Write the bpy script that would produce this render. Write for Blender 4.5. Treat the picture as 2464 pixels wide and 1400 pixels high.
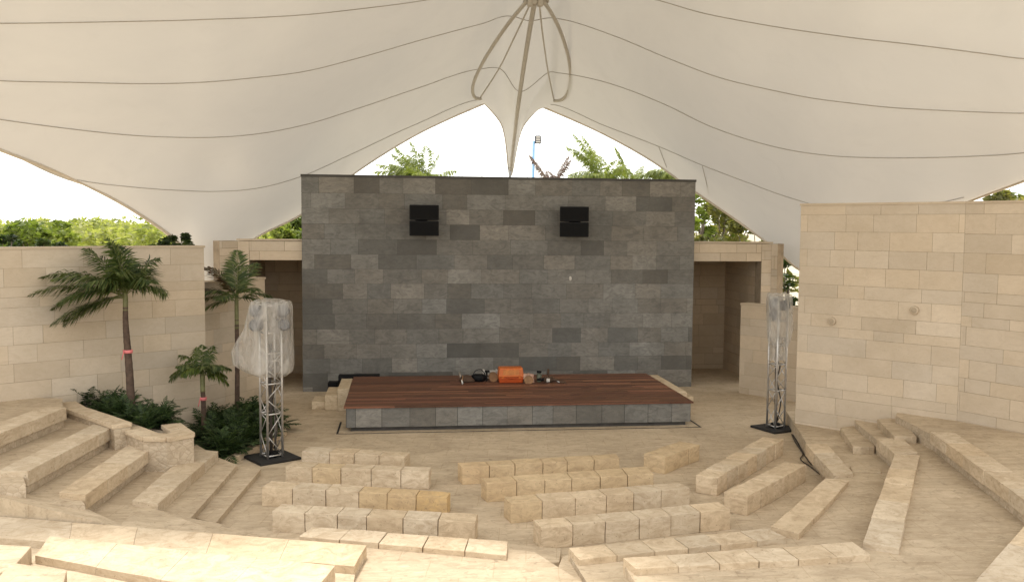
import bpy, bmesh, math, random
from mathutils import Vector, Matrix, noise
R = math.radians
random.seed(7)
for o in list(bpy.data.objects): bpy.data.objects.remove(o)
S = bpy.context.scene
COL = S.collection

# ------------------------------------------------------------------ camera
F, YAW, PITCH, ROLL, EYE = 2200.0, -.1192, .0688, .0077, Vector((0, 0, 5.0))
_f = Vector((-math.sin(YAW)*math.cos(PITCH), math.cos(YAW)*math.cos(PITCH), -math.sin(PITCH)))
_r0 = Vector((math.cos(YAW), math.sin(YAW), 0)); _u0 = _r0.cross(_f)
RT = _r0*math.cos(ROLL) + _u0*math.sin(ROLL); UP = _u0*math.cos(ROLL) - _r0*math.sin(ROLL); FW = _f
cam = bpy.data.cameras.new('camera'); cam.sensor_width = 36; cam.lens = F/2464*36
cam.clip_end = 3000; cam.clip_start = .1
camo = bpy.data.objects.new('camera', cam); COL.objects.link(camo)
camo.matrix_world = Matrix(((RT.x, UP.x, -FW.x, EYE.x), (RT.y, UP.y, -FW.y, EYE.y), (RT.z, UP.z, -FW.z, EYE.z), (0, 0, 0, 1)))
S.camera = camo

# ------------------------------------------------------------------ light
SUN_EL, SUN_AZ = R(77), R(-35)       # azimuth from +Y towards +X: the sun stands beyond the stage
w = bpy.data.worlds.new('World'); S.world = w; w.use_nodes = True
nt = w.node_tree; bg = nt.nodes['Background']
sk = nt.nodes.new('ShaderNodeTexSky'); sk.sky_type = 'NISHITA'; sk.sun_disc = False
sk.sun_elevation = SUN_EL; sk.sun_rotation = SUN_AZ; sk.dust_density = .8; sk.air_density = 1.0; sk.ozone_density = .6
hs_ = nt.nodes.new('ShaderNodeHueSaturation'); hs_.inputs['Saturation'].default_value = .3   # thin bright cloud
nt.links.new(sk.outputs[0], hs_.inputs['Color']); cn = nt.nodes.new('ShaderNodeTexNoise'); cn.inputs['Scale'].default_value = 2.2; cn.inputs['Detail'].default_value = 6
cr = nt.nodes.new('ShaderNodeValToRGB'); cr.color_ramp.elements[0].position = .3; cr.color_ramp.elements[0].color = (.45,)*3+(1,); cr.color_ramp.elements[1].position = .7
nt.links.new(cn.outputs[0], cr.inputs[0])
cm = nt.nodes.new('ShaderNodeMix'); cm.data_type = 'RGBA'; cm.inputs[7].default_value = (5.2, 5.0, 4.7, 1)      # bright cloud deck
nt.links.new(cr.outputs[0], cm.inputs[0]); nt.links.new(hs_.outputs[0], cm.inputs[6]); nt.links.new(cm.outputs[2], bg.inputs[0]); bg.inputs[1].default_value = .15
sl = bpy.data.lights.new('sun', 'SUN'); sl.energy = 1.5; sl.angle = R(10); sl.color = (1, .95, .88)
so = bpy.data.objects.new('sun', sl); COL.objects.link(so)
sd = Vector((math.sin(SUN_AZ)*math.cos(SUN_EL), math.cos(SUN_AZ)*math.cos(SUN_EL), math.sin(SUN_EL)))
so.rotation_euler = sd.to_track_quat('Z', 'Y').to_euler()
S.view_settings.view_transform = 'Standard'; S.view_settings.look = 'None'
S.view_settings.exposure = 1.52; S.view_settings.gamma = 1
S.render.engine = 'CYCLES'
S.cycles.use_denoising = True
S.cycles.max_bounces = 10; S.cycles.diffuse_bounces = 6; S.cycles.transmission_bounces = 6; S.cycles.transparent_max_bounces = 12

# ------------------------------------------------------------------ helpers: photo pixel -> point of the place
def ray(px, py): return FW + RT*((px-1232)/F) + UP*((700-py)/F)
def at(px, py, z):
    d = ray(px, py); return EYE + d*((z-EYE.z)/d.z)
def atd(px, py, D): return EYE + ray(px, py)*D
def aty(px, py, y):
    d = ray(px, py); return EYE + d*(y/d.y)
def height(x, y, py):
    """z at plan point (x, y) that shows at picture row py"""
    lo, hi = -5, 20
    for _ in range(50):
        m = (lo+hi)/2; d = Vector((x, y, m))-EYE
        if 700-F*d.dot(UP)/d.dot(FW) > py: lo = m
        else: hi = m
    return lo
def col_hit(px, p, q):
    """plan point where the line p-q crosses picture column px (at eye level)"""
    d = ray(px, 550); p = Vector(p[:2]); q = Vector(q[:2]); e = q-p
    # p + e*s = d*t
    det = e.x*(-d.y) - e.y*(-d.x)
    s = ((-p.x)*(-d.y) - (-p.y)*(-d.x))/det
    return p + e*s

def tag(o, label=None, cat=None, group=None, kind=None):
    if label: o['label'] = label
    if cat: o['category'] = cat
    if group: o['group'] = group
    if kind: o['kind'] = kind
    return o
def empty(name, loc, label, cat, group=None, rz=0):
    o = bpy.data.objects.new(name, None); COL.objects.link(o); o.location = loc; o.rotation_euler = (0, 0, rz)
    o.empty_display_size = .2
    return tag(o, label, cat, group)
def obj(name, bm, mats, parent=None, local=False, smooth=False, label=None):
    """one mesh object; vertices are in world coordinates unless local"""
    if parent is not None and not local:
        r = parent
        off = Vector((0, 0, 0))
        while r is not None: off += r.location; r = r.parent
        for v in bm.verts: v.co -= off
    me = bpy.data.meshes.new(name); bm.normal_update(); bm.to_mesh(me); bm.free()
    for m in (mats if isinstance(mats, (list, tuple)) else [mats]): me.materials.append(m)
    if smooth:
        for p in me.polygons: p.use_smooth = True
    o = bpy.data.objects.new(name, me); COL.objects.link(o); o.parent = parent
    if label: o['label'] = label
    return o
def kids(o): return [c for c in bpy.data.objects if c.parent == o]
def copy_tree(o, parent=None):
    c = o.copy(); COL.objects.link(c); c.parent = parent
    for ch in kids(o): copy_tree(ch, c)
    return c
def BM(): return bmesh.new()
def hexa(bm, bot, top, mi=0, bevel=0, seg=1):
    """eight corner solid: bot and top are 4 points each, same order counter clockwise seen from above"""
    vs = [bm.verts.new(p) for p in list(bot)+list(top)]
    fs = [bm.faces.new([vs[i] for i in q]) for q in ((3, 2, 1, 0), (4, 5, 6, 7), (0, 1, 5, 4), (1, 2, 6, 5), (2, 3, 7, 6), (3, 0, 4, 7))]
    bmesh.ops.recalc_face_normals(bm, faces=fs)
    for f in fs: f.material_index = mi
    if bevel:
        es = list({e for f in fs for e in f.edges})
        r = bmesh.ops.bevel(bm, geom=es, offset=bevel, segments=seg, affect='EDGES', profile=.6)
        for f in r['faces']: f.material_index = mi
    return fs
def box(bm, x0, x1, y0, y1, z0, z1, mi=0, bevel=0, seg=1, mat=None):
    b = [Vector(p) for p in ((x0, y0, z0), (x1, y0, z0), (x1, y1, z0), (x0, y1, z0))]
    t = [Vector((p.x, p.y, z1)) for p in b]
    if mat is not None: b = [mat@p for p in b]; t = [mat@p for p in t]
    return hexa(bm, b, t, mi, bevel, seg)
def prism(bm, poly, z0, z1, mi_top=0, mi_side=0):
    b = [bm.verts.new((p[0], p[1], z0)) for p in poly]; t = [bm.verts.new((p[0], p[1], z1)) for p in poly]
    n = len(poly); f = bm.faces.new(t); f.material_index = mi_top
    fs = [f]
    for i in range(n):
        g = bm.faces.new((b[i], b[(i+1) % n], t[(i+1) % n], t[i])); g.material_index = mi_side; fs.append(g)
    g = bm.faces.new(b[::-1]); fs.append(g)
    bmesh.ops.recalc_face_normals(bm, faces=fs)
def tube(bm, pts, r, sides=8, mi=0, caps=True):
    pts = [Vector(p) for p in pts]; rings = []
    rs = r if isinstance(r, (list, tuple)) else [r]*len(pts)
    prev = None
    for i, p in enumerate(pts):
        t = (pts[min(i+1, len(pts)-1)]-pts[max(i-1, 0)]).normalized()
        if prev is None:
            a = Vector((0, 0, 1)) if abs(t.z) < .9 else Vector((1, 0, 0))
            n = t.cross(a).normalized()
        else: n = (prev-t*prev.dot(t)).normalized()
        prev = n; b = t.cross(n)
        rings.append([bm.verts.new(p+(n*math.cos(2*math.pi*k/sides)+b*math.sin(2*math.pi*k/sides))*rs[i]) for k in range(sides)])
    for i in range(len(rings)-1):
        for k in range(sides):
            f = bm.faces.new((rings[i][k], rings[i][(k+1) % sides], rings[i+1][(k+1) % sides], rings[i+1][k])); f.material_index = mi; f.smooth = True
    if caps:
        for q in (rings[0][::-1], rings[-1]):
            f = bm.faces.new(q); f.material_index = mi
def lathe(bm, prof, c=(0, 0, 0), sides=16, mi=0, mat=None):
    rings = []
    for r, z in prof:
        rings.append([])
        for k in range(sides):
            p = Vector((c[0]+r*math.cos(2*math.pi*k/sides), c[1]+r*math.sin(2*math.pi*k/sides), c[2]+z))
            rings[-1].append(bm.verts.new(mat@p if mat is not None else p))
    for i in range(len(rings)-1):
        for k in range(sides):
            f = bm.faces.new((rings[i][k], rings[i][(k+1) % sides], rings[i+1][(k+1) % sides], rings[i+1][k])); f.material_index = mi
    f = bm.faces.new(rings[0][::-1]); f.material_index = mi
    f = bm.faces.new(rings[-1]); f.material_index = mi
def catmull(p, t):
    n = len(p)-1; x = t*n; i = min(int(x), n-1); u = x-i
    a, b, c, d = p[max(i-1, 0)], p[i], p[i+1], p[min(i+2, n)]
    return .5*((2*b)+(c-a)*u+(2*a-5*b+4*c-d)*u*u+(3*b-a-3*c+d)*u*u*u)
def curve(pts, n): 
    pts = [Vector(p) for p in pts]
    return [catmull(pts, i/n) for i in range(n+1)]

# ------------------------------------------------------------------ materials
class NT:
    def __init__(s, name):
        s.m = bpy.data.materials.new(name); s.m.use_nodes = True; s.t = s.m.node_tree
        s.b = s.t.nodes['Principled BSDF']; s.out = s.t.nodes['Material Output']
    def n(s, typ, **kw):
        x = s.t.nodes.new('ShaderNode'+typ)
        for k, v in kw.items(): setattr(x, k, v)
        return x
    def l(s, a, b): s.t.links.new(a, b)
    def coord(s, scale=(1, 1, 1), out='Object'):
        c = s.n('TexCoord'); m = s.n('Mapping'); m.inputs['Scale'].default_value = scale
        s.l(c.outputs[out], m.inputs[0]); return m.outputs[0]
    def pos(s, scale=(1, 1, 1)):
        c = s.n('NewGeometry'); m = s.n('Mapping'); m.inputs['Scale'].default_value = scale
        s.l(c.outputs['Position'], m.inputs[0]); return m.outputs[0]
    def noise(s, vec, scale, detail=5, rough=.6, dist=0):
        x = s.n('TexNoise'); x.inputs['Scale'].default_value = scale; x.inputs['Detail'].default_value = detail
        x.inputs['Roughness'].default_value = rough; x.inputs['Distortion'].default_value = dist
        s.l(vec, x.inputs['Vector']); return x.outputs[0]
    def ramp(s, fac, stops):
        x = s.n('ValToRGB'); e = x.color_ramp.elements
        while len(e) < len(stops): e.new(.5)
        for i, (p, c) in enumerate(stops):
            e[i].position = p; e[i].color = (c if len(c) == 4 else (*c, 1)) if isinstance(c, tuple) else (c, c, c, 1)
        s.l(fac, x.inputs[0]); return x.outputs[0]
    def mix(s, a, b, fac=None, mode='MIX', f=.5):
        x = s.n('Mix', data_type='RGBA', blend_type=mode)
        if fac is None: x.inputs[0].default_value = f
        else: s.l(fac, x.inputs[0])
        for i, v in ((6, a), (7, b)):
            if isinstance(v, tuple): x.inputs[i].default_value = (*v, 1)[:4]
            else: s.l(v, x.inputs[i])
        return x.outputs[2]
    def bump(s, h, strength=.3, dist=.02):
        x = s.n('Bump'); x.inputs['Strength'].default_value = strength; x.inputs['Distance'].default_value = dist
        s.l(h, x.inputs['Height']); s.l(x.outputs[0], s.b.inputs['Normal'])
    def fin(s, col, rough=.8, spec=.3, metal=0):
        if isinstance(col, tuple): s.b.inputs['Base Color'].default_value = (*col, 1)
        else: s.l(col, s.b.inputs['Base Color'])
        s.b.inputs['Roughness'].default_value = rough; s.b.inputs['Specular IOR Level'].default_value = spec; s.b.inputs['Metallic'].default_value = metal
        return s.m
def plain(name, col, rough=.6, metal=0, spec=.4, var=.25, sc=6):
    t = NT(name); v = t.noise(t.coord(), sc, 4)
    lo = tuple(c*(1-var) for c in col); hi = tuple(min(1, c*(1+var)) for c in col)
    return t.fin(t.ramp(v, [(.3, lo), (.7, hi)]), rough, spec, metal)

def stone_mat(name, lo, hi, stain, tint_attr=True, pit=.5, big=.5, stain_amt=.35, bump=.25, scale=1.0):
    t = NT(name); p = t.pos()
    base = t.ramp(t.noise(p, .9*scale, 6, .65, .4), [(.3, lo), (.7, hi)])
    if tint_attr:
        a = t.n('Attribute'); a.attribute_name = 'tint'
        base = t.mix(base, a.outputs['Color'], mode='MULTIPLY', f=1.0)
    # soft veins and blotches
    v = t.ramp(t.noise(t.pos((1, 1, 2.2)), 3.2*scale, 8, .7, 1.5), [(.42, 0.0), (.72, stain_amt)])
    base = t.mix(base, stain, v)
    # small pits and fossils
    pits = t.ramp(t.noise(p, 26*scale, 3, .6), [(.63, 0.0), (.74, pit)])
    base = t.mix(base, tuple(c*.45 for c in stain), pits)
    h = t.noise(p, 18*scale, 6, .7)
    t.bump(h, bump, .02)
    return t.fin(base, .82, .25)
M = {}
M['cream'] = stone_mat('cream_limestone', (.50, .42, .315), (.58, .495, .385), (.38, .30, .205), stain_amt=.28, pit=.22, bump=.15)
M['bench'] = stone_mat('bench_limestone', (.53, .425, .292), (.65, .54, .39), (.34, .245, .15), stain_amt=.8, pit=.75, bump=.4)
M['grey'] = stone_mat('grey_stone', (.162, .153, .134), (.24, .23, .205), (.095, .092, .083), stain_amt=.75, pit=.4, bump=.25)
M['grout'] = plain('cream_grout', (.30, .24, .17), .9, sc=3)
M['brown'] = stone_mat('shade_tinted_limestone', (.44, .35, .245), (.52, .42, .30), (.34, .26, .175), stain_amt=.3, pit=.2, bump=.15)  # brownish recess stone; the recess shade is put into its darker colour
M['grout_dark'] = plain('grey_grout', (.075, .07, .063), .9, sc=3)

def floor_mat(name, lo, hi, dirt, joints=True):
    t = NT(name); p = t.pos()
    base = t.ramp(t.noise(p, .55, 8, .7, .6), [(.3, lo), (.7, hi)])
    d1 = t.ramp(t.noise(t.pos((1, 2.4, 1)), 1.7, 9, .75, 1.2), [(.44, 0.0), (.66, .75)])
    base = t.mix(base, dirt, d1)
    d3 = t.ramp(t.noise(t.pos((1, 1.6, 1)), .38, 7, .72, 1.0), [(.42, 0.0), (.68, .55)])
    base = t.mix(base, tuple(c*.82 for c in dirt), d3)
    d2 = t.ramp(t.noise(p, 7.5, 6, .75, .8), [(.54, 0.0), (.70, .65)])
    base = t.mix(base, tuple(c*.6 for c in dirt), d2)
    l1 = t.ramp(t.noise(t.pos((1, 3.5, 1)), 3.1, 6, .7, .5), [(.56, 0.0), (.68, .45)])
    base = t.mix(base, tuple(min(1, c*1.25) for c in hi), l1)
    h = t.noise(p, 9, 8, .75)
    if joints:
        b = t.n('TexBrick'); b.offset = .5; b.inputs['Scale'].default_value = 1.0
        b.inputs['Brick Width'].default_value = .9; b.inputs['Row Height'].default_value = .6
        b.inputs['Mortar Size'].default_value = .008; b.inputs['Mortar Smooth'].default_value = .3
        mp = t.pos(); mp.node.inputs['Rotation'].default_value = (0, 0, R(8))
        dn = t.n('VectorMath', operation='ADD'); t.l(mp, dn.inputs[0])
        nz = t.n('TexNoise'); nz.inputs['Scale'].default_value = 1.5; t.l(p, nz.inputs['Vector'])
        sc = t.n('VectorMath', operation='SCALE'); sc.inputs['Scale'].default_value = .06; t.l(nz.outputs['Color'], sc.inputs[0]); t.l(sc.outputs[0], dn.inputs[1])
        t.l(dn.outputs[0], b.inputs['Vector'])
        for i in (1, 2): b.inputs[i].default_value = (1, 1, 1, 1)
        b.inputs[1].default_value = (.93, .92, .90, 1)
        b.inputs[3].default_value = (.72, .66, .58, 1)
        base = t.mix(base, b.outputs[0], mode='MULTIPLY', f=.5)
    t.bump(h, .3, .03)
    return t.fin(base, .85, .2)
M['floor'] = floor_mat('plaza_stone', (.505, .412, .288), (.585, .48, .345), (.38, .295, .20))
M['terrace'] = floor_mat('terrace_stone', (.505, .412, .288), (.585, .48, .345), (.37, .285, .19))

def rubble_mat():
    t = NT('rubble_masonry'); p = t.pos((1, 1, 1.3))
    v = t.n('TexVoronoi'); v.inputs['Scale'].default_value = 7.5; t.l(p, v.inputs['Vector'])
    e = t.n('TexVoronoi', feature='DISTANCE_TO_EDGE'); e.inputs['Scale'].default_value = 7.5; t.l(p, e.inputs['Vector'])
    sep = t.n('SeparateColor'); t.l(v.outputs['Color'], sep.inputs[0])
    c = t.ramp(sep.outputs[0], [(0, (.44, .36, .26)), (.5, (.49, .405, .295)), (1, (.54, .45, .335))])
    c = t.mix(c, (.22, .16, .10), t.ramp(t.noise(p, 9, 6, .7), [(.5, 0.0), (.75, .6)]))
    j = t.ramp(e.outputs['Distance'], [(0, 1.0), (.06, 0.0)])
    c = t.mix(c, (.37, .295, .205), j)
    t.bump(e.outputs['Distance'], .4, .04)
    return t.fin(c, .9, .15)
M['rubble'] = rubble_mat()

def deck_mat():
    t = NT('hardwood_deck'); g = t.pos()
    a = t.n('Attribute'); a.attribute_name = 'tint'
    grain = t.noise(t.pos((.35, 14, 1)), 3, 6, .7, .3)
    c = t.ramp(grain, [(.25, (.085, .036, .019)), (.6, (.145, .064, .035)), (.8, (.21, .105, .06))])
    c = t.mix(c, a.outputs['Color'], mode='MULTIPLY', f=1.0)
    t.bump(grain, .15, .01)
    return t.fin(c, .5, .35)
M['deck'] = deck_mat()

def membrane_mat():
    t = NT('canopy_membrane'); p = t.pos()
    c = t.ramp(t.noise(p, .25, 5, .6, .5), [(.3, (.585, .58, .56)), (.7, (.65, .645, .62))])
    c = t.mix(c, (.44, .43, .40), t.ramp(t.noise(t.pos((1, 1, .35)), 1.1, 6, .7, .8), [(.55, 0.0), (.85, .22)]))
    d = t.n('BsdfDiffuse'); t.l(c, d.inputs[0])
    tr = t.n('BsdfTranslucent'); tr.inputs[0].default_value = (.78, .76, .71, 1)
    mx = t.n('MixShader'); mx.inputs[0].default_value = .10
    t.l(d.outputs[0], mx.inputs[1]); t.l(tr.outputs[0], mx.inputs[2]); t.l(mx.outputs[0], t.out.inputs[0])
    return t.m
M['membrane'] = membrane_mat()
M['seam'] = plain('membrane_seam', (.36, .33, .28), .7, var=.1)
M['cream_steel'] = plain('cream_painted_steel', (.46, .43, .38), .5, var=.08)
M['edge_band'] = plain('canopy_edge_band', (.66, .60, .50), .6, var=.08)
M['black'] = plain('black_paint', (.005, .005, .0055), .6, spec=.2, var=.3)
M['black_rubber'] = plain('black_rubber', (.018, .017, .016), .75, var=.3)
M['grille'] = plain('speaker_grille', (.004, .004, .004), .7, spec=.15, var=.5, sc=60)
M['alu'] = plain('brushed_aluminium', (.52, .50, .47), .42, metal=.75, var=.15, sc=10)
M['steel'] = plain('galvanised_steel', (.42, .43, .44), .45, metal=.7, var=.2)
M['cable'] = plain('dark_cable', (.05, .04, .032), .6)
M['lens'] = plain('lamp_lens', (.05, .052, .06), .2, spec=.6)
M['trunk'] = plain('palm_trunk', (.085, .055, .038), .85, var=.4, sc=9)
M['trunk_grey'] = plain('grey_trunk', (.17, .14, .11), .85, var=.4, sc=9)
M['shaft'] = plain('palm_crownshaft', (.17, .17, .07), .6, var=.3)
M['ribbon'] = plain('pink_ribbon', (.70, .20, .20), .6, var=.1)
M['soil'] = plain('dark_soil', (.05, .035, .022), .95, var=.4, sc=12)
M['orange'] = plain('orange_plastic', (.52, .12, .012), .45, var=.15)
M['orange_dark'] = plain('orange_red_plastic', (.42, .065, .008), .5, var=.15)
M['pink_paper'] = plain('pale_pink_paper', (.48, .30, .22), .85, var=.2)
M['white_stuff'] = plain('white_plastic', (.55, .52, .47), .6, var=.1)
M['brown_bag'] = plain('brown_canvas', (.075, .045, .028), .9, var=.3)
M['green_glass'] = plain('dusty_green_metal', (.12, .13, .09), .5, var=.3)
M['copper'] = plain('tan_leather', (.24, .13, .06), .7, var=.3)
M['blue'] = plain('blue_paint', (.15, .30, .48), .5, var=.15)
M['blue_grey'] = plain('blue_grey_housing', (.03, .034, .045), .5, var=.2)
M['stain_patch'] = plain('ochre_stone', (.42, .29, .13), .9, var=.2)

def leaf_mat(name, c0, c1, c2, tr=.35):
    t = NT(name)
    a = t.n('Attribute'); a.attribute_name = 'tint'
    s = t.n('SeparateColor'); t.l(a.outputs['Color'], s.inputs[0])
    c = t.ramp(s.outputs[0], [(0, c0), (.5, c1), (1, c2)])
    t.l(c, t.b.inputs['Base Color']); t.b.inputs['Roughness'].default_value = .5; t.b.inputs['Specular IOR Level'].default_value = .3
    tl = t.n('BsdfTranslucent'); br = t.mix(c, (1.6, 1.7, .7), mode='MULTIPLY', f=1.0); t.l(br, tl.inputs[0])
    mx = t.n('MixShader'); mx.inputs[0].default_value = tr
    t.l(t.b.outputs[0], mx.inputs[1]); t.l(tl.outputs[0], mx.inputs[2]); t.l(mx.outputs[0], t.out.inputs[0])
    return t.m
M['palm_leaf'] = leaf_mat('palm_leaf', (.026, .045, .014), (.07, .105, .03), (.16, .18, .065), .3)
M['palm_leaf_brown'] = leaf_mat('dry_palm_leaf', (.035, .018, .009), (.085, .045, .018), (.05, .06, .02), .2)
M['palm_leaf_fresh'] = leaf_mat('fresh_palm_leaf', (.03, .05, .010), (.07, .11, .016), (.14, .17, .03), .3)
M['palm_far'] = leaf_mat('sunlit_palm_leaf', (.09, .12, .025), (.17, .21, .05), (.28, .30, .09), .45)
M['palm_bronze'] = leaf_mat('bronze_palm_leaf', (.09, .05, .04), (.16, .10, .08), (.2, .15, .1), .3)
M['shrub'] = leaf_mat('shrub_leaf', (.011, .022, .008), (.028, .052, .016), (.06, .095, .03), .2)
M['tree'] = leaf_mat('tree_leaf', (.07, .10, .02), (.14, .18, .04), (.24, .27, .08), .45)
M['tree_dark'] = leaf_mat('dark_tree_leaf', (.012, .022, .008), (.03, .05, .014), (.06, .085, .025), .3)
M['tree_warm'] = leaf_mat('olive_tree_leaf', (.07, .075, .025), (.15, .15, .05), (.26, .22, .10), .45)
M['jungle'] = leaf_mat('jungle_leaf', (.14, .165, .055), (.25, .27, .09), (.38, .37, .19), .5)

def wrap_mat():
    t = NT('plastic_wrap'); p = t.coord()
    tr = t.n('BsdfTransparent'); tr.inputs[0].default_value = (.93, .92, .90, 1)
    h = t.noise(t.coord((1, 1, .25)), 5, 5, .6, 1.0)
    d = t.n('BsdfPrincipled'); d.inputs['Base Color'].default_value = (.72, .69, .64, 1); d.inputs['Roughness'].default_value = .3; d.inputs['Specular IOR Level'].default_value = .6
    bp = t.n('Bump'); bp.inputs['Strength'].default_value = .35; bp.inputs['Distance'].default_value = .04; t.l(h, bp.inputs['Height']); t.l(bp.outputs[0], d.inputs['Normal'])
    tl = t.n('BsdfTranslucent'); tl.inputs[0].default_value = (.7, .67, .6, 1)
    m1 = t.n('MixShader'); m1.inputs[0].default_value = .4; t.l(d.outputs[0], m1.inputs[1]); t.l(tl.outputs[0], m1.inputs[2])
    f = t.ramp(h, [(.3, .2), (.5, .36), (.7, .66)])
    m2 = t.n('MixShader'); t.l(f, m2.inputs[0]); t.l(tr.outputs[0], m2.inputs[1]); t.l(m1.outputs[0], m2.inputs[2])
    t.l(m2.outputs[0], t.out.inputs[0]); return t.m
M['wrap'] = wrap_mat()

def tint_layer(bm): return bm.loops.layers.float_color.get('tint') or bm.loops.layers.float_color.new('tint')
def paint(bm, faces, c):
    L = tint_layer(bm)
    for f in faces:
        for l in f.loops: l[L] = (c[0], c[1], c[2], 1)

# ------------------------------------------------------------------ ground
bm = BM(); prism(bm, [(-900, -300), (900, -300), (900, 1500), (-900, 1500)], -2.2, -.25)
t = NT('pale_bounce_ground'); p = t.pos()
M['bounce_sand'] = t.fin(t.ramp(t.noise(p, .15, 8, .7), [(.35, (.30, .27, .19)), (.65, (.48, .43, .33))]), .95, .1)  # hidden outer ground, coloured pale sand to bounce light onto the canopy legs
tag(obj('ground', bm, M['bounce_sand']), kind='structure')
bm = BM(); prism(bm, [(-22, -8), (26, -8), (26, 33), (-22, 33)], -.24, 0)
tag(obj('plaza_floor', bm, M['floor']), kind='structure')

def V2(p): return Vector((p[0], p[1]))
def mid(a, b, k=.5): return V2(a)*(1-k)+V2(b)*k

# ------------------------------------------------------------------ benches: quads are near-left, near-right, far-right, far-left
def bench(px, z, z0, n, label, thick=None, group='stone benches facing the stage', gap=.005, wobble=.012, tints=None, extra_gap=(), bev=None):
    q = [Vector(p) if len(p) == 3 else at(*p, z) for p in px]
    c = (q[0]+q[1]+q[2]+q[3])/4; q_in = q
    if (q[1]-q[0]).length < (q[3]-q[0]).length: q = [q[1], q[2], q[3], q[0]]
    root = empty('stone_bench', (c.x, c.y, z0), label, 'bench', group)
    long_near = (q[1]-q[0]).length
    cuts = [0]
    for i in range(n): cuts.append(cuts[-1]+random.uniform(.9, 1.12))
    cuts = [x/cuts[-1] for x in cuts]
    for i in range(n):
        a, b = cuts[i], cuts[i+1]
        g = gap/max(long_near, .5)
        if i in extra_gap: g *= 1.5
        a2, b2 = a+(g if i else 0), b-(g if i < n-1 else 0)
        dz = random.uniform(-wobble, wobble)*.5; dd = random.uniform(-wobble, wobble)
        pn = (q[1]-q[0]).lerp(Vector((0, 0, 0)), 0)
        top = [q[0].lerp(q[1], a2), q[0].lerp(q[1], b2), q[3].lerp(q[2], b2), q[3].lerp(q[2], a2)]
        ax = (q[3]-q[0]).normalized()*dd
        top = [p+ax+Vector((0, 0, dz)) for p in top]
        zb = z0 if thick is None else z-thick
        bot = [Vector((p.x, p.y, zb)) for p in top]
        bm = BM(); hexa(bm, bot, top, 0, bev or random.uniform(.007, .014), 2)
        bmesh.ops.subdivide_edges(bm, edges=[e for e in bm.edges if e.calc_length() > .25], cuts=3, use_grid_fill=True)
        for v in bm.verts:
            v.co += Vector(noise.noise_vector(v.co*5.0))*.005 + Vector(noise.noise_vector(v.co*16.0))*.004
        k = random.uniform(.92, 1.05); w_ = random.uniform(-.03, .03)
        tc = (k+w_, k, k-w_*1.5)
        if tints and i in tints: tc = tints[i]
        paint(bm, bm.faces, tc)
        obj('block', bm, M['bench'], root)
    return q_in
SAND = (.97, .91, .79); OCH = (.86, .70, .44)
B = {}
# free standing blocks on the plaza floor
B['R1'] = bench([(1113, 1123), (1491, 1102), (1483, 1091), (1101.5, 1112)], .35, 0, 6, 'weathered ochre block bench, front row right of the centre aisle, nearest the stage', tints={0: (.99, .9, .76), 1: SAND, 2: SAND, 3: SAND, 4: SAND, 5: SAND}, extra_gap=(1,))
B['R2'] = bench([(1171.5, 1163), (1573, 1141), (1556.5, 1122), (1158, 1151)], .35, 0, 6, 'ochre block bench, second row right of the centre aisle, with uneven block tops', tints={0: (.98, .9, .76), 1: SAND, 2: SAND, 3: SAND, 4: SAND, 5: SAND}, wobble=.03)
B['R3'] = bench([(1229, 1210), (1660, 1173.5), (1634, 1160), (1212.5, 1193.5)], .35, 0, 6, 'cream block bench, third row right of the centre aisle, its left end block stained', tints={0: (.96, .9, .78)})
B['R4'] = bench([(1302.5, 1269), (1757.5, 1224), (1728.5, 1205.5), (1282.6, 1249.6)], .35, 0, 6, 'pale block bench of six cubes, fourth row right of the centre aisle', extra_gap=(2, 4))
B['R1b'] = bench([(1549, 1090), (1599, 1100), (1684, 1069), (1636, 1060)], .35, 0, 3, 'short ochre block bench set diagonally right of the front row', tints={0: SAND, 1: SAND, 2: SAND})
B['D1'] = bench([(1675, 1141.5), (1727, 1149), (1885, 1056), (1834, 1051)], .35, 0, 7, 'long diagonal block bench running up to the black base of the right truss tower', gap=.004)
B['D2'] = bench([(1744, 1183), (1800, 1194), (1940, 1117), (1887, 1111)], .35, 0, 5, 'shorter diagonal block bench in front of the one reaching the right truss tower', gap=.004)
B['L1c'] = bench([(726, 1085), (973, 1097.4), (988, 1087), (744.6, 1073)], .35, 0, 4, 'shortest cream block bench, front row left of the centre aisle beside the left truss tower')
B['L2c'] = bench([(686.8, 1121.8), (1032, 1134), (1038, 1124), (706.5, 1109.6)], .35, 0, 5, 'cream block bench, second row left of the centre aisle', tints={1: (.98, .93, .82)})
B['L3c'] = bench([(630, 1170.5), (1076, 1195), (1084, 1182.6), (653, 1155)], .35, 0, 6, 'half cream half ochre block bench, third row left of the centre aisle', tints={3: (.97, .90, .76), 4: (.97, .88, .72), 5: (.94, .80, .55)})
B['L4c'] = bench([(655, 1228), (1143, 1257), (1150, 1236), (679, 1210.6)], .35, 0, 6, 'cream block bench, fourth row left of the centre aisle, six large blocks with open joints', extra_gap=(4, 5))
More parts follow.
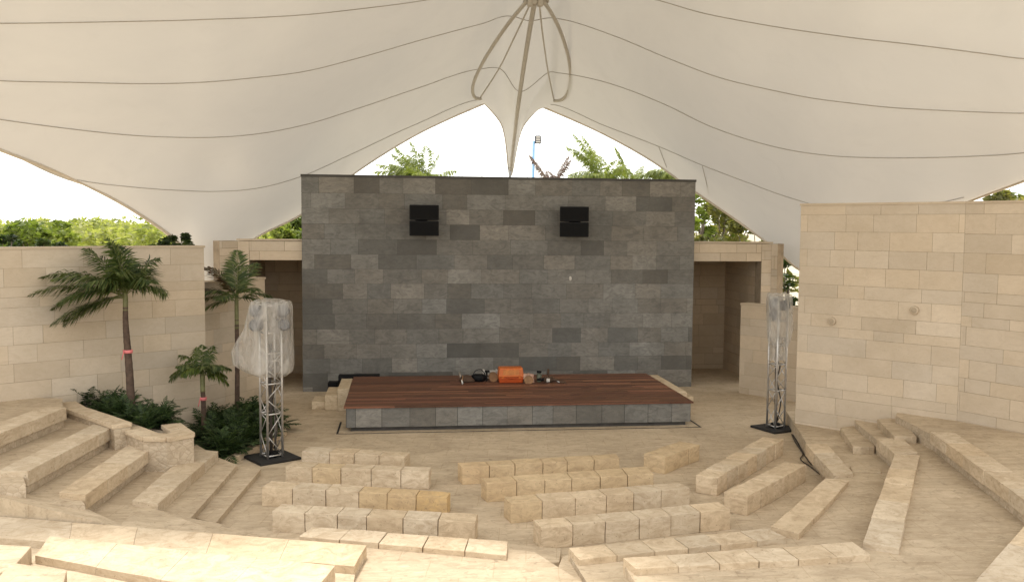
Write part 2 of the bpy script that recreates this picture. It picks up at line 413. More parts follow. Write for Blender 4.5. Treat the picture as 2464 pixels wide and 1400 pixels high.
# seats on the edges of the raised terraces
B['L5c'] = bench([(721, 1288), (1219, 1334), (1222, 1301), (752, 1265)], .40, .3, 5, 'bright thin slab bench, fifth row left of the centre aisle, on the terrace edge', thick=.2, extra_gap=(1, 2, 3))
B['A'] = bench([(-160, 1280), (852, 1361), (882, 1311), (-160, 1228.5)], .50, .38, 6, 'broad sunlit slab bench across the lower left, the farther of the two broad ones', thick=.2, gap=.0015, wobble=.002, bev=.005)
B['B'] = bench([(85, 1335), (722, 1456), (807, 1360), (120, 1289)], .72, .6, 4, 'broad sunlit slab bench in the lower left foreground with a dark shaded near face', thick=.2, gap=.0015, wobble=.002, bev=.005)
B['R5'] = bench([(1394, 1345.5), (1893, 1293), (1849, 1269.6), (1368, 1318)], .40, .3, 6, 'thin bench of joined slabs, fifth row right of the centre aisle', thick=.2)
B['R6'] = bench([(1529, 1367), (2096, 1334), (2052, 1303), (1499, 1341)], .71, .6, 6, 'thin bench of joined slabs, sixth row right of the centre aisle, nearest the camera', thick=.2)
B['D5'] = bench([(1857, 1266.5), (1924.6, 1285), (2044, 1155), (1987.5, 1148.6)], .40, .3, 4, 'short narrow slab bench running diagonally from the fifth row towards the right wall', thick=.2, gap=.003)
B['W5'] = bench([(2005, 1141), (2052, 1136), (1990.6, 1067), (1939, 1067)], .40, .1, 3, 'slab bench by the right wall with a dark cable along its foot', thick=.26, gap=.003)
B['D6'] = bench([(2075.5, 1302.6), (2163.5, 1318), (2213.8, 1095), (2154, 1090.5)], .71, .6, 5, 'longest narrow slab bench on the right, pointing from the camera to the right wall', thick=.2, gap=.003)
B['W6'] = bench([(2151, 1090), (2208, 1087.5), (2170, 1051), (2108.5, 1054)], .71, .4, 2, 'short thick slab bench touching the far end of the longest narrow slab bench', thick=.24, gap=.003)
w7a, w7b = at(2239, 1037, 1.02), at(2464, 1202, 1.02)
e7 = (w7b-w7a).normalized(); n7 = Vector((-e7.y, e7.x, 0)); n7 = n7 if n7.x > 0 else -n7
w7c = w7a+e7*6.2
B['W7'] = bench([tuple(w7c), tuple(w7c+n7*.46), tuple(w7a+n7*.46), tuple(w7a)], 1.02, .7, 6, 'long thick slab bench over a rubble base, cut by the right edge of the view', thick=.24, gap=.003)
B['D7'] = bench([(2290, 1464), (2420, 1500), (2640, 1215), (2530, 1192)], 1.02, .9, 4, 'bright slab bench in the lower right corner, cut by the edge of the view', thick=.2, gap=.003)
TG = 'stone benches on the left tribune'
B['T1'] = bench([(318, 1203.6), (380, 1211), (525, 1085), (464, 1080)], .40, .1, 4, 'lowest bench of the left tribune, above the two flat steps', thick=.24, group=TG, gap=.003)
B['T2'] = bench([(143, 1184), (205, 1191), (398, 1054), (336, 1049)], .71, .4, 4, 'second lowest bench of the left tribune, ending at the planter box', thick=.24, group=TG, gap=.003)
t3a, t3b = at(66, 1134, 1.02), at(282, 1021, 1.02)
e3 = (t3b-t3a).normalized(); n3 = Vector((-abs(e3.y), e3.x*(1 if e3.y > 0 else -1), 0)).normalized()
B['T3'] = bench([tuple(t3a+n3*.5), tuple(t3a), tuple(t3b), tuple(t3b+n3*.5)], 1.02, .7, 4, 'third lowest bench of the left tribune, its near end at the left aisle', thick=.24, group=TG, gap=.003)
t4b, t4a = at(161, 980, 1.33), at(-160, 1102, 1.33)
e4 = (t4b-t4a).normalized(); n4 = Vector((-e4.y, e4.x, 0)).normalized()
B['T4'] = bench([tuple(t4a+n4*.5), tuple(t4a), tuple(t4b), tuple(t4b+n4*.5)], 1.33, 1.0, 5, 'uppermost bench of the left tribune, nearest the left wall', thick=.24, group=TG, gap=.003)

# ------------------------------------------------------------------ terraces under the benches
def terrace(name, poly, z, label=None):
    bm = BM(); prism(bm, poly, -.2, z, 0, 1)
    return tag(obj(name, bm, [M['terrace'], M['rubble']]), kind='structure')
def front(q, k=.16):
    """a bench's stage-side edge line set back under the slab: (near-left side end, near-right side end)"""
    return mid(q[3], q[0], k), mid(q[2], q[1], k)
def side(q, k=.16):
    """for benches seen lengthwise: the left-hand long side (near end, far end), set back"""
    return mid(q[0], q[1], k), mid(q[3], q[2], k)
def rside(q, k=.16): return mid(q[1], q[0], k), mid(q[2], q[3], k)
far_r = [(24, 20), (24, -6)]
# right hand terraces
a = list(front(B['R5'])) + list(side(B['D5'])) + list(side(B['W5'])) + [V2(at(1936, 1058, .31)), (9.9, 22.5)]
terrace('terrace_right_lower', a + far_r + [(2.3, -6), V2(at(1425, 1420, .31))], .31)
a = list(front(B['R6'])) + list(side(B['D6'])) + list(side(B['W6'])) + [V2(at(2060, 1017, .62)), (10.9, 21)]
terrace('terrace_right_middle', a + far_r + [(2.6, -6)], .62)
a = list(side(B['D7'])) + list(side(B['W7'])) + [V2(at(2155, 1000, .93)), (11.6, 20)]
terrace('terrace_right_upper', a + far_r + [(4.4, -6)], .93)
# pale terrace left of the centre aisle, carrying the broad slabs
f5 = front(B['L5c'])
g1 = [V2(at(1285, 1327, .31)), V2(at(1400, 1400, .31)), (1.9, -6), (-5, -6), V2(at(640, 1330, .31)), f5[0], f5[1]]
terrace('terrace_centre', g1, .315)
fa = front(B['A']); fb = front(B['B'])
terrace('terrace_broad_lower', [fa[0], fa[1], mid(B['A'][1], B['A'][2], .1), (-.9, -6), (-12, -6), (-12, 12)], .39)
terrace('terrace_broad_upper', [fb[0], fb[1], mid(B['B'][1], B['B'][2], .1), (-.9, 6), (-.6, -6), (-9, -6)], .61)
# left tribune
s1 = [at(518, 1258, .1), at(627.5, 1128.6, .1)]; s2 = [at(459, 1245, .2), at(571, 1118, .2)]
inner = [V2(at(300, 1240, .2)), ]
def tri(line, z, back):
    return [V2(line[0]), V2(line[1])] + back
aisle_l = [at(380, 1226, .2), at(528, 1257, .1)]
back_l = [V2(at(470, 1080, .2)), V2(at(300, 1215, .2))]
bm = BM(); prism(bm, [V2(s1[0]), V2(s1[1]), V2(at(520, 1105, .1)), V2(at(400, 1225, .1))], -.1, .1); tag(obj('tribune_step', bm, M['terrace']), kind='structure')
bm = BM(); prism(bm, [V2(s2[0]), V2(s2[1]), V2(at(500, 1090, .2)), V2(at(340, 1218, .2))], -.1, .2); tag(obj('tribune_step', bm, M['terrace']), kind='structure')
def rs(q, k=.14): return list(rside(q, k))
plant_edge = [V2(at(525, 1080, .31))]
a = rs(B['T1']); terrace('tribune_terrace_lower', [V2(at(560, 1310, .31)), V2(at(480, 1262, .31)), a[0], a[1], V2(at(440, 1050, .31)), (-5.3, 20.3), (-12, 18), (-12, 13), V2(at(150, 1330, .31))], .31)
a = rs(B['T2']); terrace('tribune_terrace_middle', [V2(at(205, 1213, .62)), a[0], a[1], (-5.1, 20.1), (-12, 18.5), (-12, 13.5), V2(at(-200, 1213, .62))], .62)
a = rs(B['T3']); terrace('tribune_terrace_upper', [V2(at(62, 1165, .93)), a[0], a[1], V2(at(235, 1000, .93)), (-12, 19), (-12, 14), V2(at(-200, 1165, .93))], .93)
a = rs(B['T4']); terrace('tribune_terrace_top', [a[0], a[1], V2(at(150, 958, 1.24)), (-9.0, 21), (-14, 17), (-14, 11.5)], 1.24)
# left aisle: broad steps climbing to the left
def step(px, z, zb=-.1):
    q = [at(*p, z) for p in px]; bm = BM()
    hexa(bm, [Vector((p.x, p.y, zb)) for p in q], q, 0, .015, 2)
    return tag(obj('aisle_step', bm, M['terrace']), kind='structure')
U = [(-220, 1085, 1.0), (0, 1166, .76), (140, 1213, .60), (206, 1222, .52), (292, 1260, .40), (320, 1230, .38), (380, 1226, .32), (465, 1247, .22), (525, 1258, .14), (622, 1287, .02)]
bm = BM(); prev = None
for px, py, z in U:
    hi = at(px, py, z); lo = at(px+25, 1240+.0734*(px+25), .5); lo = Vector((lo.x, lo.y, z))
    cur = [bm.verts.new(hi), bm.verts.new(lo), bm.verts.new((hi.x, hi.y, -.1)), bm.verts.new((lo.x, lo.y, -.1))]
    if prev:
        bm.faces.new((prev[0], prev[1], cur[1], cur[0])); bm.faces.new((prev[2], prev[0], cur[0], cur[2])); bm.faces.new((prev[1], prev[3], cur[3], cur[1]))
    prev = cur
tag(obj('aisle_ramp', bm, M['terrace']), kind='structure')
# lower left foreground steps
step([(-90, 1385), (22, 1374), (76, 1313), (-40, 1307)], .83)
step([(-80, 1470), (135, 1478), (161, 1370), (28, 1352)], .97)
# centre aisle steps
step([(1215, 1352), (1346, 1351), (1351, 1318), (1222, 1308)], .15)
step([(1330, 1395), (1460, 1440), (1372, 1330), (1352, 1340)], .22)
# right wall aisle half steps
step([(2053, 1074), (2105, 1074), (2068, 1020), (2022, 1028)], .47)
step([(2152, 1049), (2206, 1049), (2160, 1003), (2110, 1008)], .78)
step([(1962, 1066), (2000, 1066), (1962, 1036), (1936, 1040)], .16)
step([(2050, 1132), (2121, 1135), (2118, 1124), (2046, 1120)], .345)

# ------------------------------------------------------------------ tiled stone walls
def tiles(bm, A, Bp, z0, z1, n, hs, ws, gap, proud, tint, mi=1, nobreak=0):
    """rows of stone slabs on the vertical plane A-Bp, facing n"""
    A = V2(A); Bp = V2(Bp); L = (Bp-A).length; e = (Bp-A)/L
    N = Vector((n[0], n[1], 0)); z = z1; L_ = tint_layer(bm)
    while z > z0+.02:
        h = random.choice(hs); zb = max(z-h, z0)
        if zb-z0 < .12: zb = z0
        x = -random.uniform(0, ws[1])
        while x < L:
            wd = random.uniform(*ws); xa, xb = max(x, 0), min(x+wd, L)
            if L-xb < .1: xb = L
            x += wd
            if xb-xa < .02: continue
            if xb == L: x = L
            g = gap*random.uniform(.6, 1.3)*.5
            pr = proud+random.uniform(0, .004)
            p = [(xa+g, zb+g), (xb-g, zb+g), (xb-g, z-g), (xa+g, z-g)]
            fr = [bm.verts.new(Vector((A.x+e.x*u, A.y+e.y*u, zz))+N*pr) for u, zz in p]
            bk = [bm.verts.new(Vector((A.x+e.x*u, A.y+e.y*u, zz))-N*.004) for u, zz in p]
            fs = [bm.faces.new(fr)]+[bm.faces.new((bk[i], bk[(i+1) % 4], fr[(i+1) % 4], fr[i])) for i in range(4)]
            bmesh.ops.recalc_face_normals(bm, faces=fs)
            if fs[0].normal.dot(N) < 0:
                for f in fs: f.normal_flip()
            c = tint()
            for f in fs:
                f.material_index = mi
                for l in f.loops: l[L_] = (*c, 1)
        z = zb
def cream_tint():
    k = random.choice([random.uniform(.94, 1.0), random.uniform(.90, 1.04), random.uniform(1.0, 1.09)]); q = random.uniform(-.015, .025)
    return (k+q, k, k-q*1.6)
def grey_tint():
    k = random.choice([random.uniform(.85, 1.08), random.uniform(.85, 1.08), random.uniform(.85, 1.08), random.uniform(.55, .82), random.uniform(1.08, 1.25)]); q = random.uniform(-.03, .035)
    return (k*(1+q), k, k*(1-q))
CH = [.30, .40, .40, .42, .22]; CW = (.55, 1.45)
GH = [.44, .46, .48, .42]; GW = (.7, 1.2)
def wall_run(name, pts, z0, z1, thick, label, cat='wall', group=None, coping=.05, kind='cream', ends=True, parent=None, zs=None):
    """a wall following plan points (left to right seen from the camera), its visible face on the camera side"""
    root = empty(name, (*V2(pts[0]), z0), label, cat, group) if parent is None else parent
    pts = [V2(p) for p in pts]
    bmb = BM(); hs, ws, tt, body, skin = (CH, CW, cream_tint, M['grout'], M['cream']) if kind == 'cream' else (GH, GW, grey_tint, M['grout_dark'], M['grey'])
    ns = []
    for i in range(len(pts)-1):
        e = (pts[i+1]-pts[i]).normalized(); ns.append(Vector((e.y, -e.x)))
    back = []
    for i, p in enumerate(pts):
        if i == 0: m = ns[0]
        elif i == len(pts)-1: m = ns[-1]
        else: m = (ns[i-1]+ns[i]); m = m/(m.length_squared/2) 
        back.append(p-m*thick)
    for i in range(len(pts)-1):
        q = [pts[i], pts[i+1], back[i+1], back[i]]
        hexa(bmb, [Vector((*p, z0)) for p in q], [Vector((*p, z1)) for p in q])
        tiles(bmb, pts[i], pts[i+1], z0, z1, ns[i], hs, ws, .007, .004, tt)
    if ends:
        e = (pts[1]-pts[0]).normalized(); tiles(bmb, back[0], pts[0], z0, z1, -e, hs, (thick*2, thick*3), .014, .006, tt)
        e = (pts[-1]-pts[-2]).normalized(); tiles(bmb, pts[-1], back[-1], z0, z1, e, hs, (thick*2, thick*3), .014, .006, tt)
    obj('masonry', bmb, [body, skin], root)
    if coping:
        bmc = BM()
        for i in range(len(pts)-1):
            o = .025
            q = [pts[i]+ns[i]*o, pts[i+1]+ns[i]*o, back[i+1]-ns[i]*o, back[i]-ns[i]*o]
            if i == 0: d = (pts[1]-pts[0]).normalized()*o; q[0] -= d; q[3] -= d
            if i == len(pts)-2: d = (pts[-1]-pts[-2]).normalized()*o; q[1] += d; q[2] += d
            hexa(bmc, [Vector((*p, z1)) for p in q], [Vector((*p, z1+coping)) for p in q], 0)
        paint(bmc, bmc.faces, (.95, .93, .9) if kind == 'cream' else (.35, .35, .36))
        obj('coping', bmc, skin, root)
    return root
# left wall
lw = [V2(at(497, 1030, 0)), None]
e = Vector((-.80, -.60)); lw[1] = lw[0]+e*9.5
zl = height(*lw[0], 591)
wall_run('stone_wall', [lw[1], lw[0]], -.1, zl-.05, .45, 'long cream stone wall behind the left tribune and the tall palm')
# right wall, bent once
p0 = V2(at(1912, 1048, 0)); q1 = p0+Vector((.64, -.77))*10
p1 = col_hit(2322, p0, q1); p2 = p1+Vector((.42, -.907))*9
zr = height(*p0, 490)
wall_run('stone_wall', [p0, p1, p2], -.1, zr-.05, .5, 'tall bent cream stone wall behind the right hand benches')
# low screen walls beside the stage wall
pL = [V2(at(496, 1003, 0)), V2(at(640, 962, 0))]; pL[0] = pL[0]+(pL[0]-pL[1])*.35
wall_run('screen_wall', pL, -.1, height(*pL[1], 667)-.05, .35, 'lower cream screen wall behind the small palms, in front of the left portal')
pR = [V2(at(1778, 945, 0)), V2(at(1915, 966, 0))]; pR[1] = pR[1]+(pR[1]-pR[0])*.35
wall_run('screen_wall', pR, -.1, height(*pR[0], 729)-.05, .35, 'lower cream screen wall in front of the right portal, beside the right truss tower')
# grey stage wall
GX0, GX1, GY = -3.0, 9.13, 28.0
ZG = 6.55
wall_run('stage_wall', [(GX0, GY), (GX1, GY)], -.1, ZG-.07, 1.1, 'tall dark grey stone tiled wall behind the stage', coping=.07, kind='grey')

def portal(x_in, x_out, xo2, yo2, ztop, zhead, label, left):
    """door portal beside the stage wall: pier, lintel, deep dark recess and an angled return wall"""
    root = empty('portal', ((x_in+x_out)/2, GY+.25, 0), label, 'doorway', 'portals either side of the stage wall')
    y = GY+.25; pw = .34
    xa, xb = (x_out, x_in) if left else (x_in, x_out)
    bm = BM()
    # lintel
    q = [(xa, y), (xb, y), (xb, y+.5), (xa, y+.5)]
    hexa(bm, [Vector((*p, zhead)) for p in q], [Vector((*p, ztop)) for p in q])
    tiles(bm, (xa, y), (xb, y), zhead, ztop, (0, -1), [.34, .30], CW, .014, .006, cream_tint)
    obj('lintel', bm, [M['grout'], M['cream']], root)
    bm = BM()
    px0, px1 = (xa-pw, xa-.003) if left else (xb+.003, xb+pw)
    q = [(px0, y), (px1, y), (px1, y+.5), (px0, y+.5)]
    hexa(bm, [Vector((*p, -.1)) for p in q], [Vector((*p, ztop)) for p in q])
    tiles(bm, (px0, y), (px1, y), -.1, ztop, (0, -1), CH, (.5, .9), .014, .006, cream_tint)
    obj('pier', bm, [M['grout'], M['cream']], root)
    # angled return wall
    bm = BM()
    c0 = Vector((px0, y)) if left else Vector((px1, y)); c1 = Vector((xo2, yo2))
    pA, pB = (c1, c0) if left else (c0, c1)
    e = (pB-pA).normalized(); n = Vector((e.y, -e.x))
    q = [pA, pB, pB-n*.4, pA-n*.4]
    hexa(bm, [Vector((*p, -.1)) for p in q], [Vector((*p, ztop+.002)) for p in q])
    tiles(bm, pA, pB, -.1, ztop, n, CH, (.5, 1.1), .014, .006, cream_tint)
    obj('return_wall', bm, [M['grout'], M['cream']], root)
    # recess
    bm = BM()
    yb = y+3.4
    q = [(xa-.2, yb), (xb+.2, yb), (xb+.2, yb+.2), (xa-.2, yb+.2)]
    hexa(bm, [Vector((*p, -.1)) for p in q], [Vector((*p, ztop)) for p in q])
    tiles(bm, (xa-.2, yb), (xb+.2, yb), -.1, ztop-.06, (0, -1), CH, CW, .014, .006, cream_tint)
    for (u0, u1) in ((xa-.25, xa-.05), (xb+.05, xb+.25)):
        q = [(u0, y+.503), (u1, y+.503), (u1, yb), (u0, yb)]
        hexa(bm, [Vector((*p, -.1)) for p in q], [Vector((*p, ztop)) for p in q])
    tiles(bm, (xa-.05, y+.55), (xa-.05, yb), -.1, ztop-.06, (1, 0), CH, CW, .014, .006, cream_tint)
    tiles(bm, (xb+.05, yb), (xb+.05, y+.55), -.1, ztop-.06, (-1, 0), CH, CW, .014, .006, cream_tint)
    q = [(xa-.25, y+.503), (xb+.25, y+.503), (xb+.25, yb+.2), (xa-.25, yb+.2)]
    hexa(bm, [Vector((*p, ztop-.05)) for p in q], [Vector((*p, ztop+.01)) for p in q])
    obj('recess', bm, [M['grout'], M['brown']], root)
    bm = BM(); o = .03
    box(bm, min(px0, xa)-o if left else xa, max(px1, xb)+o if not left else xb, y-o, y+.55, ztop+.012, ztop+.06)
    paint(bm, bm.faces, (.95, .93, .9)); obj('coping', bm, M['cream'], root)
    return root
yp = GY+.25
xl = aty(602, 780, yp).x; xr = aty(1828, 780, yp).x
zt_l = aty(650, 580, yp).z; zt_r = aty(1740, 586, yp).z
zh_l = aty(660, 626, yp).z; zh_r = aty(1750, 629, yp).z
e = Vector((-.8, -.6)); cl = col_hit(527, (xl-.34, yp), (xl-.34+e.x*3, yp+e.y*3))
portal(GX0-.004, xl, cl.x, cl.y, zt_l, zh_l, 'cream stone portal with a dark recess left of the grey stage wall', True)
e = Vector((.64, -.77)); cr = col_hit(1873, (xr+.34, yp), (xr+.34+e.x*3, yp+e.y*3))
portal(GX1+.004, xr, cr.x, cr.y, zt_r, zh_r, 'cream stone portal with a dark recess right of the grey stage wall', False)

# ------------------------------------------------------------------ stage
st = empty('stage', (3, 24.5, 0), 'low stage with a dark red hardwood deck and grey stone sides', 'stage')
c4 = [at(832, 975, .625), at(1670, 970, .625), at(1560, 898, .625), at(848, 905, .625)]
x0, x1, y0, y1 = (c4[0].x+c4[3].x)/2, (c4[1].x+c4[2].x)/2, (c4[0].y+c4[1].y)/2, (c4[2].y+c4[3].y)/2
bm = BM(); n = 46
for i in range(n):
    ya, yb = y0+(y1-y0)*i/n, y0+(y1-y0)*(i+1)/n
    cuts = [x0]; 
    while cuts[-1] < x1:
        cuts.append(min(x1, cuts[-1]+random.uniform(1.2, 3.2)))
        if x1-cuts[-1] < .5: cuts[-1] = x1
    for a, b in zip(cuts, cuts[1:]):
        zt = .625+random.uniform(-.002, .002)
        fs = box(bm, a+.002, b-.002, ya+.004, yb-.004, .585, zt)
        k = random.choice([random.uniform(.65, 1.1), random.uniform(.65, 1.1), random.uniform(.9, 1.5), random.uniform(1.5, 2.3)]); paint(bm, fs, (k, k*random.uniform(.93, 1.08), k))
obj('deck', bm, M['deck'], st)
bm = BM()
i_ = .06
box(bm, x0+i_, x1-i_, y0+i_, y1-i_, .10, .584)
for A_, B_, n_ in (((x0+i_, y0+i_), (x1-i_, y0+i_), (0, -1)), ((x0+i_, y1-i_), (x0+i_, y0+i_), (-1, 0)), ((x1-i_, y0+i_), (x1-i_, y1-i_), (1, 0))):
    tiles(bm, A_, B_, .10, .583, n_, [.50], (.5, .72), .012, .008, grey_tint)
obj('stone_base', bm, [M['grout_dark'], M['grey']], st)
bm = BM(); box(bm, x0+.16, x1-.16, y0+.16, y1-.16, -.05, .10)
obj('plinth', bm, [M['grout_dark'], M['rubble']], st)
bm = BM()
bs = BM(); box(bs, x0-.1, x1+.1, y0-.115, y0-.06, -.02, .008); paint(bs, bs.faces, (.95, .94, .9)); obj('kerb_strip', bs, M['bench'], st)
o, wd = .17, .045
for a, b, c, d in ((x0-o, x1+o, y0-o, y0-o+wd), (x0-o, x0-o+wd, y0-o+wd, y0+1.2), (x1+o-wd, x1+o, y0-o+wd, y0+1.2)):
    box(bm, a, b, c, d, -.02, .006)
obj('drain_channel', bm, M['black_rubber'], st)
def side_steps(sgn, xe):
    s = empty('stage_steps', (xe+sgn*.5, (y0+y1)/2+.8, 0), 'cream stone steps beside the %s end of the wooden stage' % ('left' if sgn < 0 else 'right'), 'steps', 'stone steps at the ends of the stage')
    if sgn < 0: specs = [(.0, .33, .61, 24.95), (.33, .68, .41, 25.1), (.68, 1.05, .21, 25.25)]
    else: specs = [(.0, .28, .615, y0+1.5), (.28, .6, .41, y0+2.4), (.6, .95, .21, y0+2.9)]
    for a, b, z, yf in specs:
        bm = BM(); xa, xb = sorted((xe+sgn*(a+.012), xe+sgn*b))
        yb = y1-.25-(0 if a == 0 else .25 if a < .5 else .55)
        box(bm, xa, xb, yf, yb, .001, z, 0, .012, 2); k = random.uniform(.95, 1.08); paint(bm, bm.faces, (k, k, k*.98)); obj('step', bm, M['bench'], s)
side_steps(-1, x0); side_steps(1, x1)
ZS = .6275
# orange case and the tools on the deck
def aton(px, py): return at(px, py, ZS)
def place(name, px, py, label, cat, rz=0, group='tools left on the stage'):
    p = aton(px, py); return empty(name, (p.x, p.y, ZS), label, cat, group, rz)
oc = place('equipment_case', 1230, 921, 'orange plastic case standing in the middle of the stage', 'case')
bm = BM(); hexa(bm, [Vector(p) for p in ((-.33, -.0, 0), (.33, 0, 0), (.33, .4, 0), (-.33, .4, 0))], [Vector(p) for p in ((-.36, -.02, .16), (.36, -.02, .16), (.36, .42, .16), (-.36, .42, .16))], 0, .02, 2); obj('body', bm, M['orange_dark'], oc, True)
bm = BM(); hexa(bm, [Vector(p) for p in ((-.36, -.02, .165), (.36, -.02, .165), (.36, .42, .165), (-.36, .42, .165))], [Vector(p) for p in ((-.33, .03, .42), (.33, .03, .42), (.33, .40, .42), (-.33, .40, .42))], 0, .02, 2)
lid = obj('lid', bm, M['orange'], oc, True)
bm = BM(); hexa(bm, [Vector(p) for p in ((-.24, -.012, .22), (.24, -.012, .22), (.24, .03, .22), (-.24, .03, .22))], [Vector(p) for p in ((-.23, .012, .37), (.23, .012, .37), (.23, .05, .37), (-.23, .05, .37))], 0, .008); obj('panel', bm, plain('pale_orange_plastic', (.50, .17, .03), .5), lid, True)
bm = BM(); tube(bm, [(-.1, -.02, .14), (-.1, -.06, .14), (.1, -.06, .14), (.1, -.02, .14)], .012); obj('handle', bm, M['orange_dark'], oc, True)
for s_ in (-1, 1):
    bm = BM(); box(bm, s_*.24-.03, s_*.24+.03, -.035, -.005, .12, .2, 0, .005); obj('latch', bm, M['orange'], oc, True)
tb = place('tool_bag', 1152, 917, 'black open tool bag left of the orange case', 'bag')
bm = BM(); 
prof = [(.16, 0), (.21, .05), (.22, .14), (.19, .19), (.15, .20), (.12, .12)]
lathe(bm, prof, sides=20, mat=Matrix.Diagonal((1, .7, 1, 1))); obj('body', bm, M['black'], tb, True, True)
bm = BM(); tube(bm, curve([(-.16, 0, .19), (-.1, 0, .30), (.06, 0, .34), (.18, 0, .2)], 12), .012); obj('handle', bm, M['black_rubber'], tb, True)
bm = BM(); box(bm, .16, .30, -.04, .04, .26, .31, 0, .01); box(bm, .19, .24, -.03, .03, .0, .26, 0, .01); tag(obj('cordless_drill', bm, M['black'], None, True), 'black cordless drill standing between the black bag and the orange case', 'drill', 'tools left on the stage').location = aton(1153, 917)
lb = place('canvas_bag', 1122, 919, 'slumped brown canvas bag left of the black tool bag', 'bag')
bm = BM(); lathe(bm, [(.2, 0), (.24, .06), (.2, .14), (.12, .2), (.05, .23)], sides=16, mat=Matrix.Diagonal((1.0, .7, 1, 1)))
for v in bm.verts: v.co += Vector(noise.noise_vector(v.co*6))*.05
for v in bm.verts: v.co.z = max(v.co.z, 0)
obj('body', bm, M['brown_bag'], lb, True, True)
bm = BM(); tube(bm, curve([(-.1, -.05, .2), (-.12, -.14, .1), (-.16, -.18, .02)], 8), .012); obj('strap', bm, M['copper'], lb, True)
bm = BM(); tube(bm, [aton(1113, 925)+Vector((0, 0, .03)), aton(1107, 914)+Vector((0, .3, .18))], .022)
tag(obj('wooden_batten', bm, M['white_stuff']), 'pale stick leaning on the brown bag at the left of the tools', 'stick', 'tools left on the stage')
sp = place('spool', 1187, 917, 'tan cable reel just left of the orange case', 'reel')
mt = Matrix.Translation((0, 0, .13))@Matrix.Rotation(R(90), 4, 'X')
for zz in (-.08, .08):
    bm = BM(); lathe(bm, [(.03, zz-.01), (.13, zz-.01), (.13, zz+.01), (.03, zz+.01)], sides=20, mat=mt); obj('flange', bm, M['copper'], sp, True)
bm = BM(); lathe(bm, [(.08, -.07), (.08, .07)], sides=16, mat=mt); obj('coil', bm, M['cable'], sp, True)
pf = place('wooden_crate', 1180, 914, 'low pale timber crate behind the tan cable reel', 'crate')
for zz in (.05, .15, .24):
    bm = BM(); box(bm, -.2, .22, .1, .13, zz-.025, zz+.025); obj('slat', bm, M['white_stuff'], pf, True)
for xx in (-.18, .2):
    bm = BM(); box(bm, xx-.02, xx+.02, .131, .3, 0, .27); obj('post', bm, M['white_stuff'], pf, True)
pb = place('paper_sack', 1272, 920, 'crumpled pale pink paper sack just right of the orange case', 'sack')
bm = BM(); box(bm, -.15, .15, -.05, .15, .0, .24, 0, .02, 2)
bmesh.ops.subdivide_edges(bm, edges=bm.edges[:], cuts=3, use_grid_fill=True)
for v in bm.verts: v.co += Vector(noise.noise_vector(v.co*9))*.05; v.co.z = max(v.co.z, 0)
obj('body', bm, M['pink_paper'], pb, True)
bm = BM(); lathe(bm, [(.05, 0), (.13, 0), (.13, .05), (.05, .05)], sides=18, mat=Matrix.Translation((-.02, -.1, .08))@Matrix.Rotation(R(70), 4, 'X')); obj('tape_roll', bm, M['copper'], pb, True)
bo = place('flask', 1297, 918, 'grey green metal flask with a black cap right of the pink sack', 'flask')
bm = BM(); lathe(bm, [(.07, 0), (.075, .02), (.075, .2), (.04, .26)], sides=16); obj('body', bm, M['green_glass'], bo, True, True)
bm = BM(); lathe(bm, [(.07, .261), (.07, .31)], sides=16); obj('cap', bm, M['black'], bo, True)
hm = place('hammer_drill', 1318, 919, 'dark power tool with an upright handle right of the flask', 'power tool')
bm = BM(); box(bm, -.12, .16, -.06, .06, 0, .16, 0, .03, 2); obj('motor_body', bm, M['brown_bag'], hm, True)
bm = BM(); box(bm, -.02, .04, -.03, .03, .161, .38, 0, .012, 2); obj('handle', bm, M['brown_bag'], hm, True)
bm = BM(); lathe(bm, [(.05, 0), (.04, .12), (.015, .2)], sides=12, mat=Matrix.Translation((-.12, 0, .08))@Matrix.Rotation(R(-90), 4, 'Y')); obj('chuck', bm, M['black'], hm, True)
bm = BM(); box(bm, -.05, .05, -.1, -.061, .02, .12, 0, .01); obj('battery', bm, M['white_stuff'], hm, True)
cg = place('tool_roll', 1340, 921, 'dark brown unrolled tool strap at the right end of the tools', 'tool roll')
bm = BM()
pts = curve([(-.2, .12, .05), (-.05, .02, .09), (.1, -.06, .03), (.22, -.1, .03)], 16)
tube(bm, pts, [.05]*6+[.035]*11, 8); obj('body', bm, M['brown_bag'], cg, True)
bm = BM(); tube(bm, [(.0, -.03, .06), (.06, -.08, .03)], .02); obj('buckle', bm, M['steel'], cg, True)
# dark panel beside the back left corner of the stage
bpn = empty('black_panel', (x0-.1, y1+.35, 0), 'flat black panel lying against the back left corner of the stage', 'panel')
bm = BM(); box(bm, x0-.45, x0+.75, y1+.06, y1+.4, .0, .64, 0, .01); box(bm, x0-.75, x0-.46, y1+.0, y1+.35, 0, .45, 0, .01)
obj('body', bm, M['black'], bpn)

